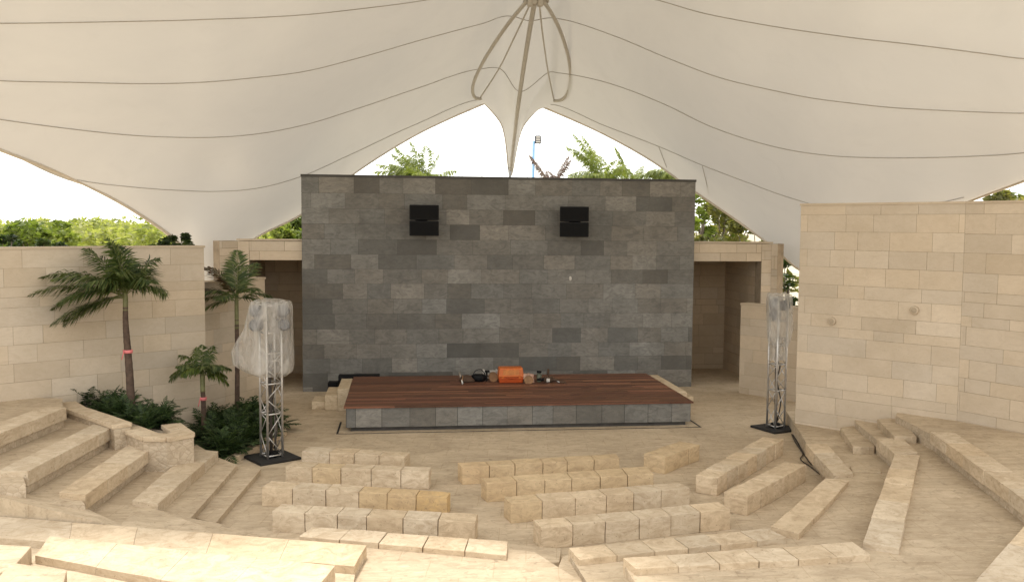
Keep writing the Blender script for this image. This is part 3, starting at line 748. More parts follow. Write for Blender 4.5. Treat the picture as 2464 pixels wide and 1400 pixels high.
# ------------------------------------------------------------------ wall hung speakers
def speaker_pair(px, py0, py1, label, turn):
    yw = GY-.02
    p = aty(px, (py0+py1)/2, GY-.55)
    root = empty('wall_speaker', (p.x, GY-.006, p.z), label, 'speaker', 'speakers hung on the grey stage wall', 0)
    sc = 1.0
    for s_ in (1, -1):
        bm = BM(); W2 = .445; h0, h1 = (.012, .46) if s_ > 0 else (-.46, -.012)
        t_ = Matrix.Rotation(turn, 4, 'Z')
        pl = [(-W2, -.66), (W2, -.66), (W2*.72, -.22), (-W2*.72, -.22)]
        b = [t_@Vector((*q, h0)) for q in pl]; tt = [t_@Vector((*q, h1)) for q in pl]
        hexa(bm, b, tt, 0, .025, 2)
        cab = obj('cabinet', bm, M['black'], root, True)
        bm = BM(); g = [t_@Vector(q) for q in ((-W2+.04, -.672, h0+.04), (W2-.04, -.672, h0+.04), (W2-.04, -.6605, h0+.04), (-W2+.04, -.6605, h0+.04))]
        hexa(bm, g, [q+Vector((0, 0, h1-h0-.08)) for q in g], 0); obj('grille', bm, M['grille'], cab, True)
    bm = BM(); box(bm, -.1, .1, -.24, -.012, -.06, .06); box(bm, -.18, .18, -.012, 0, -.22, .22); obj('bracket', bm, M['black'], root, True)
speaker_pair(1015, 493, 568, 'pair of stacked black loudspeakers on the left half of the grey wall', R(6))
speaker_pair(1391, 498, 570, 'pair of stacked black loudspeakers on the right half of the grey wall', R(-12))
bm = BM(); p = aty(1372, 670, GY); lathe(bm, [(.05, 0), (.05, .04), (.02, .06)], sides=12, mat=Matrix.Translation((p.x, GY-.008, p.z))@Matrix.Rotation(R(90), 4, 'X')@Matrix.Diagonal((.8, 1.4, 1, 1)))
tag(obj('wall_socket', bm, M['white_stuff']), 'small white socket on the grey wall below the right speakers', 'socket')
# round bosses on the right wall
for i, (px, py, lab) in enumerate(((2010, 772, 'small round wall lamp on the right wall, the left one of two'), (2209, 746, 'small round wall lamp on the right wall, nearer its bend'))):
    h = col_hit(px, p0, p1); e = (p1-p0).normalized(); nn = Vector((e.y, -e.x, 0)); z = height(h.x, h.y, py)
    root = empty('wall_lamp', (h.x, h.y, z), lab, 'wall lamp', 'round lamps on the right wall')
    mt = Matrix.Translation((h.x+nn.x*.008, h.y+nn.y*.008, z))@nn.to_track_quat('Z', 'Y').to_matrix().to_4x4()
    bm = BM(); lathe(bm, [(.095, 0), (.095, .05), (.075, .06)], sides=18, mat=mt); paint(bm, bm.faces, (.9, .88, .85)); obj('housing', bm, M['cream'], root)
    bm = BM(); lathe(bm, [(.06, .061), (.05, .07)], sides=18, mat=mt); paint(bm, bm.faces, (.7, .68, .65)); obj('glass', bm, M['cream'], root)

# ------------------------------------------------------------------ truss towers with wrapped spotlights
def truss_tower(base, wid, plate, H, rz, label, wrap_fn, lamps, lean=0):
    root = empty('truss_tower', (base.x, base.y, 0), label, 'lighting tower', 'lattice lighting towers beside the stage', rz)
    bm = BM(); box(bm, -plate/2, plate/2, -plate/2, plate/2, .002, .055, 0, .012, 2); obj('base_plate', bm, M['black_rubber'], root, True)
    bm = BM(); lathe(bm, [(wid*.40, .056), (wid*.40, .15), (wid*.25, .17)], sides=18); obj('ballast', bm, M['black'], root, True)
    h = wid/2
    for sx in (-1, 1):
        for sy in (-1, 1):
            bm = BM(); tube(bm, [(sx*h, sy*h, .056), (sx*h, sy*h, H)], .026, 10); obj('chord', bm, M['alu'], root, True)
    for z in (.10, 1.0, 1.65, 2.3, H-1.2, H-.6, H-.02):
        if z > H: continue
        bm = BM()
        for a, b in (((-h, -h), (h, -h)), ((h, -h), (h, h)), ((h, h), (-h, h)), ((-h, h), (-h, -h))):
            tube(bm, [(*a, z), (*b, z)], .017, 8)
        obj('cross_frame', bm, M['alu'], root, True)
    zz = [.1, .55, 1.0, 1.325, 1.65, 1.975, 2.3]
    for k, (a, b) in enumerate((((-h, -h), (h, -h)), ((h, -h), (h, h)), ((h, h), (-h, h)), ((-h, h), (-h, -h)))):
        bm = BM()
        for i in range(len(zz)-1):
            p, q = (a, b) if i % 2 else (b, a)
            tube(bm, [(*p, zz[i]), (*q, zz[i+1])], .011, 6)
        obj('diagonal_brace', bm, M['alu'], root, True)
    bm = BM(); tube(bm, [(-.02, -.02, .17), (.0, .02, 1.1), (-.03, 0, 1.7), (0, 0, 2.5)], .035, 10); tube(bm, curve([(.06, .02, .2), (.12, -.03, .7), (.05, .04, 1.2), (.1, 0, 1.6)], 14), .016); obj('cable_bundle', bm, M['cable'], root, True)
    for x, y, z, rot_, tilt in lamps:
        l = obj('spotlight', (lambda b: (lathe(b, [(.07, -.16), (.115, -.12), (.13, .0), (.12, .10), (.13, .13)], sides=18, mat=Matrix.Translation((x, y, z))@Matrix.Rotation(rot_, 4, 'Z')@Matrix.Rotation(R(90)+tilt, 4, 'X')), b)[1])(BM()), M['blue_grey'], root, True, True)
        bm = BM(); lathe(bm, [(.11, .131), (.10, .142)], sides=18, mat=Matrix.Translation((x, y, z))@Matrix.Rotation(rot_, 4, 'Z')@Matrix.Rotation(R(90)+tilt, 4, 'X')); obj('lens', bm, M['lens'], l, True)
        bm = BM(); tube(bm, curve([(x, y, z+.13), (x*.8, y*.6, z+.12), (x*.45, y*.3, z+.10)], 6), .014); obj('yoke', bm, M['black'], l, True)
    wrap_fn(root)
    return root
def sheet(root, prof, ydepth, amp, seed):
    """a crumpled clear sheet hung round the lamps: rows of (height, reach to the right, reach to the left)"""
    N_ = 72; bm = BM(); rows = []
    zs = []
    for (za, ra, la), (zb, rb, lb) in zip(prof, prof[1:]):
        for k in range(4): u = k/4; zs.append((za+(zb-za)*u, ra+(rb-ra)*u, la+(lb-la)*u))
    zs.append(prof[-1])
    for z, rr, rl in zs:
        row = []
        for k in range(N_):
            a = 2*math.pi*k/N_; cx, cy = math.cos(a), math.sin(a)
            ex = rr if cx > 0 else rl
            sx = math.copysign(abs(cx)**.75, cx); sy = math.copysign(abs(cy)**.75, cy)
            x = ex*sx; y = ydepth*sy*min(1, .35+rr*1.4)*(1-.55*max(0, -cx)*min(1, max(0, rl-.45)*2))
            q = Vector((cx*2.2+seed, cy*2.2, z*.7))
            nse = noise.noise(q)*amp+abs(noise.noise(Vector((cx*6+seed, cy*6, z*.5))))*amp*.9+abs(noise.noise(Vector((cx*13, cy*13+seed, z*.9))))*amp*.5-amp*.5
            row.append(bm.verts.new((x*(1+nse), y*(1+nse), z+noise.noise(Vector((cx*3, cy*3, z+seed)))*.05)))
        rows.append(row)
    for a, b in zip(rows, rows[1:]):
        for k in range(N_): bm.faces.new((a[k], a[(k+1) % N_], b[(k+1) % N_], b[k])).smooth = True
    bm.faces.new(rows[0])
    bm.transform(Matrix.Rotation(-root.rotation_euler.z, 4, 'Z'))
    return bm
def wrap_left(root):
    bm = sheet(root, [(3.42, .30, .30), (3.40, .43, .40), (3.3, .46, .44), (3.08, .46, .50), (2.8, .47, .56), (2.55, .48, .70), (2.3, .50, .80), (2.05, .51, .76), (1.9, .47, .5), (1.80, .34, .25)], .34, .09, 3.0)
    obj('plastic_cover', bm, M['wrap'], root, True, label='loose clear plastic sheet over the spotlights')
def wrap_right(root):
    bm = sheet(root, [(3.42, .24, .24), (3.39, .32, .31), (3.1, .34, .33), (2.8, .35, .30), (2.5, .36, .27), (2.25, .31, .24), (2.05, .22, .2), (1.75, .2, .2)], .28, .13, 9.0)
    obj('plastic_cover', bm, M['wrap'], root, True, label='crumpled clear plastic wound round the spotlights')
bl = at(654, 1103, 0); br_ = at(1866, 1032, 0)
def un(r, L): return [(x*math.cos(-r)-y*math.sin(-r), x*math.sin(-r)+y*math.cos(-r), z, a-r, t) for x, y, z, a, t in L]
truss_tower(bl, .34, .93, 3.34, R(33), 'aluminium lattice tower left of the stage with a loose plastic sheet at its top', wrap_left,
            un(R(33), [(.27, -.03, 3.18, R(15), R(-15)), (.28, -.03, 2.90, R(15), R(-8)), (-.27, -.03, 3.18, R(-10), R(-15)), (-.28, -.02, 2.89, R(-10), R(-8))]))
truss_tower(br_, .30, .88, 3.34, R(20), 'aluminium lattice tower by the right wall, its top tightly wrapped in plastic', wrap_right,
            un(R(20), [(-.12, -.0, 3.17, R(-15), R(-10)), (-.11, -.0, 2.90, R(-10), R(-5)), (.11, .03, 3.12, R(15), R(-10))]))
# cable along the foot of the bench by the right wall
bm = BM(); pts = [at(*p, .025) for p in ((1905, 1044), (1913, 1062), (1925, 1080), (1932, 1092), (1926, 1102), (1932, 1110), (1946, 1119), (1960, 1130), (1974, 1141))]
tube(bm, curve(pts, 60), .012, 6); pts = [at(*p, .02) for p in ((1908, 1046), (1917, 1060), (1929, 1084), (1938, 1097), (1950, 1113), (1966, 1128), (1984, 1146))]
tube(bm, curve(pts, 60), .018, 6)
tag(obj('cable', bm, M['cable']), 'dark cables running from the right truss tower along the bench foot', 'cable')

# ------------------------------------------------------------------ planting beds on the left
def planter(name, poly, z0, z1, soil_z, wd, label, open_=False):
    root = empty(name, (*V2(poly[0]), z0), label, 'planter')
    poly = [V2(p) for p in poly]; bm = BM()
    for i in range(len(poly)-1):
        a, b = poly[i], poly[i+1]; e = (b-a).normalized(); n = Vector((-e.y, e.x))
        q = [a-e*.0, b, b+n*wd, a+n*wd]
        hexa(bm, [Vector((*p, z0)) for p in q], [Vector((*p, z1-.09)) for p in q], 0)
    obj('rubble_side', bm, M['rubble'], root)
    bm = BM()
    for i in range(len(poly)-1):
        a, b = poly[i], poly[i+1]; e = (b-a).normalized(); n = Vector((-e.y, e.x)); L = (b-a).length; k = max(1, round(L/.7))
        for j in range(k):
            u, v = a+e*(L*j/k+.004), a+e*(L*(j+1)/k-.004)
            q = [u-n*.03, v-n*.03, v+n*(wd+.03), u+n*(wd+.03)]
            fs = hexa(bm, [Vector((*p, z1-.088)) for p in q], [Vector((*p, z1+random.uniform(-.004, .004))) for p in q], 0, .012, 2)
    L_ = tint_layer(bm); paint(bm, bm.faces, (1, 1, 1)); obj('coping', bm, M['bench'], root)
    return root
wl = lambda px, py, z: V2(at(px, py, z))
up = [wl(140, 968, 1.12), wl(165, 984, 1.12), wl(225, 1004, 1.12), wl(275, 1022, 1.12)]
up2 = [wl(275, 1023, .98), wl(345, 1050, .98), wl(400, 1052, .98), wl(466, 1041, .98), wl(430, 1016, .98)]
planter('raised_planter', up, -.1, 1.12, 1, .32, 'upper coped edge of the raised planting bed beside the left tribune')
planter('raised_planter', up2, -.1, .98, 1, .32, 'box shaped lower end of the raised planting bed with a sharp corner')
bm = BM(); prism(bm, [wl(150, 960, .85), wl(290, 1020, .85), wl(420, 1040, .85), wl(448, 1032, .85), wl(428, 1012, .85), wl(385, 1002, .85), V2(lw[0])+Vector((-2.1, -1.62)), V2(lw[0])+Vector((-3.2, -2.35))], -.1, .85, 0, 1); paint(bm, bm.faces, (1, 1, 1))
tag(obj('planting_soil', bm, [M['soil'], M['cream']]), kind='structure')
low = [wl(530, 1108, .1), wl(552, 1110, .1), wl(690, 1037, .1), wl(655, 968, .1)]
bm = BM(); prism(bm, [wl(470, 1082, .06), wl(552, 1106, .06), wl(685, 1036, .06), wl(650, 966, .06), pL[0], V2(lw[0])], -.1, .06)
tag(obj('planting_soil', bm, M['soil']), kind='structure')
cb = empty('bed_kerb', (*low[1], 0), 'pale stone kerb between the lower planting bed and the plaza floor', 'kerb')
for a, b in zip(low[1:], low[2:]):
    L = (b-a).length; e = (b-a)/L; n = Vector((-e.y, e.x)); k = max(1, round(L/.8))
    for j in range(k):
        bm = BM(); u, v = a+e*(L*j/k+.004), a+e*(L*(j+1)/k-.004); q = [u-n*.0, v-n*.0, v+n*.2, u+n*.2]
        hexa(bm, [Vector((*p, -.05)) for p in q], [Vector((*p, .12)) for p in q], 0, .01, 2); paint(bm, bm.faces, (1.03, 1.02, 1)); obj('kerb_stone', bm, M['bench'], cb)

# ------------------------------------------------------------------ plants
def frond(bm, base, az, el, L, droop, ll, n, wind=Vector((0, 0, 0)), width=.028, tint=(.2, .9), vdrop=.4, fold=.6):
    """a feather leaf: a curved midrib with two rows of narrow leaflets"""
    Lt = tint_layer(bm); d = Vector((math.cos(az)*math.cos(el), math.sin(az)*math.cos(el), math.sin(el)))
    p = Vector(base); pts = [p.copy()]; N = 14
    for i in range(N):
        d = (d+Vector((0, 0, -droop/N))+wind/N).normalized(); p = p+d*(L/N); pts.append(p.copy())
    tube(bm, pts, [.016*L/2*(1-.85*i/N)+.003 for i in range(N+1)], 5)
    for f in bm.faces[-5*N-2:] if hasattr(bm.faces, '__getitem__') and False else []: pass
    cnt = 0
    for i in range(n):
        t = .14+.86*i/(n-1); x = t*N; k = min(int(x), N-1); q = pts[k].lerp(pts[k+1], x-k); tg = (pts[k+1]-pts[k]).normalized()
        sd = tg.cross(Vector((0, 0, 1)))
        sd = sd.normalized() if sd.length > .05 else Vector((1, 0, 0)); upv = sd.cross(tg)
        ln = ll*(math.sin(math.pi*min(1, t*.86+.12))**.7)*random.uniform(.8, 1.15)
        for s in (-1, 1):
            a = random.uniform(.5, .85) + .25*t
            dr = (sd*s*math.cos(a*.9)+tg*math.sin(a)+upv*random.uniform(.0, fold)*.5-Vector((0, 0, 1))*random.uniform(.1, vdrop)).normalized()
            mid_ = q+dr*ln*.5; tip = q+(dr-Vector((0, 0, vdrop*.8))+wind*.35).normalized()*ln
            wv = dr.cross(upv).normalized()*width*random.uniform(.7, 1.2)
            vs = [bm.verts.new(q), bm.verts.new(mid_+wv), bm.verts.new(tip), bm.verts.new(mid_-wv)]
            f = bm.faces.new(vs); c = random.uniform(*tint)
            for l in f.loops: l[Lt] = (c, c, c, 1)
def trunk_mesh(pts, r0, r1, rings=40):
    bm = BM(); c = curve(pts, rings)
    rr = [(r0+(r1-r0)*i/rings)*(1+.05*(i % 2))*(1.25-.25*min(1, i/5)) for i in range(rings+1)]
    tube(bm, c, rr, 12); return bm
def palm(base, pts, r0, r1, fronds, label, leafm='palm_leaf', group='palms in the planting beds', shaft=None, ribbon=None, browns=(), name='palm_tree'):
    root = empty(name, base, label, 'palm tree', group)
    top = Vector(pts[-1])
    obj('trunk', trunk_mesh(pts, r0, r1), M['trunk'], root)
    if shaft:
        c = curve(pts, 40); a = c[int(40*(1-shaft)):]; bm = BM()
        tube(bm, [a[0]]+a[1:]+[a[-1]+Vector((0, 0, .12))], [r1*1.25]+[r1*1.15]*(len(a)-1)+[r1*.8], 12); obj('crownshaft', bm, M['shaft'], root)
    for i, f in enumerate(fronds):
        bm = BM(); frond(bm, top+Vector((0, 0, random.uniform(-.05, .12))), **f)
        obj('frond', bm, M[f'palm_leaf_brown'] if i in browns else M['palm_leaf_fresh'] if leafm == 'mix' and i % 3 == 0 else M['palm_leaf'] if leafm == 'mix' else M[leafm], root)
    if ribbon is not None:
        c = curve(pts, 40)[int(40*ribbon)]; r_ = r0+(r1-r0)*ribbon
        bm = BM(); tube(bm, [c-Vector((0, 0, .03)), c+Vector((0, 0, .04))], r_*1.25+.012, 12)
        tube(bm, [c+Vector((-.05, -r_-.03, .02)), c+Vector((-.09, -r_-.06, -.16))], .012, 5); obj('ribbon', bm, M['ribbon'], root)
    return root
WL = Vector((-.32, -.05, 0))
random.seed(21)
# tall palm in the raised bed
D1_ = (at(318, 1000, .85)-EYE).dot(FW)
P = lambda px, py, D: atd(px, py, D)
b1 = P(318, 1004, D1_)
fr = []
for az, el, L, dr in ((180, 40, 1.8, 1.1), (190, 22, 1.85, .9), (172, 8, 1.6, 1.0), (200, -8, 1.5, .8), (185, -25, 1.35, .6), (170, -14, 1.4, .7), (165, 60, 1.35, .6), (120, 75, 1.3, .5), (80, 70, 1.15, .8), (60, 45, 1.05, 1.2), (20, 55, 1.0, 1.3), (0, 35, .9, 1.6), (-30, 45, 1.0, 1.5), (-70, 50, 1.0, 1.2), (-110, 35, 1.2, 1.1), (-140, 15, 1.35, 1.0), (215, 40, 1.5, 1.0), (95, 85, 1.2, .2)):
    fr.append(dict(az=R(az), el=R(el+10), L=L*1.05, droop=dr*1.05, ll=.54, n=64, width=.019, wind=WL, vdrop=.42, fold=1.0, tint=(.05, .95)))
palm(b1, [b1-Vector((0, 0, .3)), P(312, 905, D1_), P(305, 815, D1_), P(302, 770, D1_), P(302, 716, D1_)], .092, .048, fr, 'tallest palm, its fronds blown to the left, in front of the long left wall', shaft=.32, ribbon=.40)
# thin palm behind
D2_ = (at(570, 1012, 0)-EYE).dot(FW)
b2 = P(570, 1014, D2_); fr = []
for az, el, L, dr in ((185, 40, 1.2, 1.0), (175, 25, 1.2, .9), (205, 10, 1.15, 1.0), (150, 60, 1.15, .6), (100, 72, 1.1, .5), (50, 60, 1.1, .7), (20, 45, 1.0, 1.5), (0, 25, .85, 1.4), (-40, 45, .9, 1.2), (-100, 40, 1.0, 1.2), (-150, 35, 1.1, 1.0), (75, 76, 1.2, .3), (190, 60, 1.15, .7)):
    fr.append(dict(az=R(az), el=R(el), L=L, droop=dr, ll=.44, n=48, width=.019, wind=WL*.5, vdrop=.3, tint=(.1, .95)))
palm(b2, [b2-Vector((0, 0, .2)), P(571, 900, D2_), P(570, 800, D2_), P(569, 722, D2_)], .066, .045, fr, 'thin straight palm with some brown fronds behind the plastic sheet of the left tower', shaft=.3, browns=(0, 3, 12))
# small palm
D3_ = (at(490, 1050, .06)-EYE).dot(FW)
b3 = P(490, 1052, D3_); fr = []
for az, el, L, dr in ((180, 50, .95, 1.9), (195, 35, .95, 1.7), (160, 65, .9, 1.3), (120, 70, .8, .8), (60, 72, .8, 1.0), (20, 55, .85, 1.8), (0, 35, .8, 1.9), (-30, 55, .8, 1.7), (-70, 60, .75, 1.3), (-120, 50, .85, 1.8), (220, 60, .85, 1.6), (90, 86, .7, .1), (40, 40, .8, 1.7)):
    fr.append(dict(az=R(az), el=R(el), L=L*.88, droop=dr, ll=.30, n=26, wind=Vector((0, 0, 0)), vdrop=.7, tint=(.1, .95), width=.024))
palm(b3, [b3-Vector((0, 0, .2)), P(490, 985, D3_), P(488, 940, D3_), P(487, 905, D3_)], .06, .05, fr, 'smallest palm with drooping fronds and a pink ribbon between the two taller palms', 'mix', shaft=.35, ribbon=.52)

# fern like shrubs
def shrub_mesh(n, L, seed):
    random.seed(seed); bm = BM()
    for i in range(n):
        frond(bm, (random.uniform(-.05, .05), random.uniform(-.05, .05), 0), random.uniform(0, 6.28), R(random.uniform(25, 80)), L*random.uniform(.7, 1.1), random.uniform(.8, 1.5), L*.30, 15, tint=(0, 1), vdrop=.25, width=.017)
    return bm
protos = []
for i in range(3):
    o = obj('shrub', shrub_mesh(20, .72, 50+i), M['shrub'], None, True); protos.append(o)
random.seed(5)
spots_up = [(196, 968), (218, 966), (205, 982), (240, 978), (262, 986), (250, 1000), (285, 996), (300, 1008), (278, 1010), (330, 1005), (345, 1020), (360, 1010), (378, 1018), (395, 1024), (320, 1022), (385, 1005), (352, 1032), (300, 990)]
spots_low = [(500, 1062), (515, 1085), (532, 1095), (545, 1078), (560, 1090), (520, 1060), (540, 1055), (565, 1062), (585, 1075), (600, 1062), (610, 1050), (575, 1045), (595, 1035), (620, 1038), (640, 1050), (630, 1025), (605, 1015), (580, 1025), (550, 1035), (525, 1040), (500, 1040), (540, 1015), (595, 1000), (618, 1000), (640, 1008), (520, 1020), (660, 1032), (480, 1072)]
used = 0
def put_shrub(p, label, group, s):
    global used
    o = protos[used % 3] if used < 3 else protos[used % 3].copy()
    if used >= 3: COL.objects.link(o)
    used += 1
    o.location = p; o.rotation_euler = (random.uniform(-.15, .15), random.uniform(-.15, .15), random.uniform(0, 6.28)); o.scale = (s, s, s*random.uniform(.65, .9)); tag(o, label, 'shrub', group)
for i, (px, py) in enumerate(spots_up):
    put_shrub(at(px, py, .86), 'dark green fern like shrub in the dense raised bed under the tallest palm', 'shrubs of the raised planting bed', random.uniform(.75, 1.0))
for i, (px, py) in enumerate(spots_low):
    put_shrub(at(px, py, .07), 'dark green fern like shrub in the dense lower bed left of the lattice tower', 'shrubs of the lower planting bed', random.uniform(.85, 1.2))

# leafy trees and far jungle
def leafball(bm, c, r, n, size, tint=(0, 1), flat=1.0):
    Lt = tint_layer(bm)
    for i in range(n):
        while True:
            v = Vector((random.uniform(-1, 1), random.uniform(-1, 1), random.uniform(-1, 1)))
            if .25 < v.length < 1: break
        if random.random() < .6: v = v.normalized()*random.uniform(.75, 1.05)
        p = Vector(c)+Vector((v.x*r, v.y*r, v.z*r*flat))
        a = Vector((random.gauss(0, 1), random.gauss(0, 1), random.gauss(0, .6))).normalized(); b = a.cross(Vector((random.gauss(0, 1), random.gauss(0, 1), random.gauss(0, 1)))).normalized()
        s = size*random.uniform(.6, 1.3)
        f = bm.faces.new([bm.verts.new(p-a*s), bm.verts.new(p+b*s*.45), bm.verts.new(p+a*s), bm.verts.new(p-b*s*.45)])
        q = random.uniform(*tint)
        for l in f.loops: l[Lt] = (q, q, q, 1)
def leafy_tree(base, h, r, label, mat, n_clump=14, leaves=130, size=.14, group='trees beyond the walls', lean=(0, 0), flat=.8, crown0=.35):
    root = empty('leafy_tree', base, label, 'tree', group)
    bm = BM(); top = Vector((base[0]+lean[0], base[1]+lean[1], base[2]+h*.75))
    tube(bm, curve([base, Vector(base).lerp(top, .5)+Vector((random.uniform(-.2, .2), 0, 0)), top], 10), [.16*h/6*(1-.07*i) for i in range(11)], 8)
    cl = []
    for i in range(n_clump):
        a = random.uniform(0, 6.28); q = r*math.sqrt(random.random()); zz = base[2]+h*random.uniform(crown0, .95)
        c = Vector((base[0]+lean[0]+math.cos(a)*q, base[1]+lean[1]+math.sin(a)*q, zz)); cl.append(c)
        tube(bm, [Vector(base).lerp(top, random.uniform(.4, .9)), c], [.045*h/6, .012], 5)
    obj('trunk', bm, M['trunk_grey'], root)
    bm = BM()
    for c in cl: 
        t0 = random.uniform(0, .5); leafball(bm, c, r*random.uniform(.22, .42), leaves, size, (t0, t0+.5), flat)
    obj('crown', bm, M[mat], root)
    return root
random.seed(33)
# jungle seen over the left wall
bm = BM(); bt = BM()
for i in range(150):
    D = random.uniform(48, 105); px = random.uniform(-260, 760)
    p = atd(px, 545, D); h = 5+(548-random.choice([536, 542, 548, 556]))/F*D
    r = random.uniform(1.6, 3.0)
    for k in range(7):
        t0 = random.uniform(0, .5)
        leafball(bm, p+Vector((random.uniform(-r, r), random.uniform(-1, 1), h-5-random.uniform(.3, 2.6))), random.uniform(.6, 1.2), 75, .21, (t0, t0+.5), .75)
    if random.random() < .6: tube(bt, [Vector((p.x, p.y, -.2)), Vector((p.x+random.uniform(-1, 1), p.y, h-.6))], .08, 5)
j = obj('jungle', bm, M['jungle']); tag(j, 'sunlit yellow green jungle beyond the left wall', 'jungle', kind='stuff'); jt = obj('branches', bt, M['trunk_grey'], j)
jt.name = 'bare_branches'
def tree_at(px, ytop, D, r, mat, label, **kw):
    b = atd(px, 560, D); b.z = -.2; zt = atd(px, ytop, D).z
    return leafy_tree(b, (zt+.2)/.97, r, label, mat, **kw)
# nearer trees, one label each
tree_at(95, 540, 36, 1.5, 'tree', 'bright round bush tree just over the left end of the long left wall', size=.16, crown0=.75, n_clump=16, leaves=90)
tree_at(412, 562, 27, .55, 'tree_dark', 'small dark broad leaved tree showing over the right part of the long left wall', size=.11, n_clump=7, leaves=50, crown0=.86)
tree_at(8, 562, 26, .45, 'tree_dark', 'dark broad leaved tree over the left wall at the left edge of the view', size=.11, n_clump=6, leaves=45, crown0=.88)
tree_at(118, 572, 26, .35, 'tree_dark', 'low dark leafed tree just over the left wall below the bright bush', size=.10, n_clump=5, leaves=40, crown0=.9)
tree_at(690, 520, 44, 1.6, 'tree', 'bright green tree showing between the canopy and the left portal', size=.2, crown0=.5, n_clump=22, leaves=130)
tree_at(1740, 470, 37, 1.9, 'tree_warm', 'tall olive tree between the grey wall and the canopy leg on the right', size=.15, crown0=.3, n_clump=34, leaves=150)
tree_at(1830, 520, 34, 1.3, 'tree_warm', 'olive tree with loose foliage just left of the right canopy leg', size=.14, crown0=.3, n_clump=22, leaves=130)
tree_at(1900, 610, 31.5, 1.0, 'tree_dark', 'dark slim tree in the gap left of the tall right wall', size=.14, crown0=.25, n_clump=20, leaves=70)
tree_at(1690, 455, 42, 1.7, 'tree', 'green tree just behind the right edge of the grey wall', size=.16, crown0=.4, n_clump=24, leaves=130)
tree_at(2385, 465, 30, .75, 'tree', 'small green tree over the right wall close to the canopy edge', size=.12, crown0=.8, n_clump=7, leaves=60)
tree_at(2455, 445, 29, .9, 'tree_warm', 'yellowish tree over the right wall at the right edge of the view', size=.13, crown0=.78, n_clump=12, leaves=90)
# palms behind the stage wall
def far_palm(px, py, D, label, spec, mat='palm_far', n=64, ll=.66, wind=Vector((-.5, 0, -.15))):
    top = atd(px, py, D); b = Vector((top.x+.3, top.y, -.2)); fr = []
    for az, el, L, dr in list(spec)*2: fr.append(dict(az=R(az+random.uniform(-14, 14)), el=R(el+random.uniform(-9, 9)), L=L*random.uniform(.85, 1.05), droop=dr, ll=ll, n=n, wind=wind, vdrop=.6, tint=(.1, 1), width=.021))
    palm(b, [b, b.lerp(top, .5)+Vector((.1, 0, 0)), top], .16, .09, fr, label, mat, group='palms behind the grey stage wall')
random.seed(44)
A1 = [(180, 65, 2.2, .9), (160, 80, 2.4, .5), (30, 80, 2.2, .6), (0, 60, 1.9, 1.3), (185, 40, 2.2, 1.2), (-30, 40, 1.8, 1.5), (200, 75, 2.0, .8), (90, 70, 2, .8), (-90, 60, 1.9, 1.2), (15, 30, 1.7, 1.3), (-150, 35, 1.9, 1.3), (60, 50, 1.9, 1.1)]
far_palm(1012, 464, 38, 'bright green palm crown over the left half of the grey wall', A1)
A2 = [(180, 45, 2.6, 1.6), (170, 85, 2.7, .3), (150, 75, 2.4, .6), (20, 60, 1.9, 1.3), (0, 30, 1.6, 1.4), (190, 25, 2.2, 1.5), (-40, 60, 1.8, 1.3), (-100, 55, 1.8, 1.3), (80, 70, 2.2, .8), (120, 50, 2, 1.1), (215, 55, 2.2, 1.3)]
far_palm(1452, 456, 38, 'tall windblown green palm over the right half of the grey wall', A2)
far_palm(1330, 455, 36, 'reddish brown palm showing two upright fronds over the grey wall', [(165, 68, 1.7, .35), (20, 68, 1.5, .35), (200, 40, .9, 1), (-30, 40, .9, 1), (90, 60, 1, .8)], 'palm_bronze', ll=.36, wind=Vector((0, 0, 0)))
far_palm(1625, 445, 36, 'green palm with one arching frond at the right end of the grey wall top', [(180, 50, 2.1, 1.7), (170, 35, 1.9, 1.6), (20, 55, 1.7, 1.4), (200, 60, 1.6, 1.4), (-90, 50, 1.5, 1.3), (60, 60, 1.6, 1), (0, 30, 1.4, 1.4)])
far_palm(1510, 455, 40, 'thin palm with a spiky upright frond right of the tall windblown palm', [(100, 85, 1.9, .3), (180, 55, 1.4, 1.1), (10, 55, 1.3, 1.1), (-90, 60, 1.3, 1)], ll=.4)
# floodlight on a blue post, cables, mast fitting
fp = atd(1284, 340, 40)
fl = empty('floodlight_post', (fp.x, fp.y, -.2), 'blue post with a square floodlight behind the grey wall', 'floodlight')
bm = BM(); tube(bm, [(fp.x, fp.y, -.2), fp], .06, 8); obj('post', bm, M['blue'], fl)
bm = BM(); tube(bm, [fp+Vector((0, 0, -.06)), fp+Vector((.35, 0, .06))], .03, 8); obj('arm', bm, M['blue'], fl)
bm = BM(); box(bm, fp.x+.06, fp.x+.32, fp.y-.1, fp.y+.15, fp.z-.1, fp.z+.24, 0, .02, 2); hd = obj('lamp_head', bm, M['blue_grey'], fl)
bm = BM()
for k in range(3): box(bm, fp.x+.09, fp.x+.28, fp.y-.125, fp.y-.101, fp.z-.07+.1*k, fp.z-.0+.1*k)
obj('lamp_glass', bm, M['white_stuff'], hd)
for (xa, ya, xb, yb), lab in (((1131, 262, 1103, 430), 'left one of the two long steel cables behind the canopy gap'), ((1137, 262, 1111, 430), 'right one of the two long steel cables behind the canopy gap'), ((1197, 290, 1158, 430), 'thin steel cable just left of the pointed canopy leg'), ((1293, 262, 1298, 345), 'thin cable above the floodlight, right of the pointed canopy leg'), ((1246, 360, 1270, 430), 'thin cable leaning right beside the pointed canopy leg')):
    bm = BM(); a, b = atd(xa, ya, 39), atd(xb, yb, 41); d = b-a
    tube(bm, [a-d*.3, b+d*2.2], .012, 5); tag(obj('stay_cable', bm, M['steel']), lab, 'cable', 'stay cables behind the canopy')

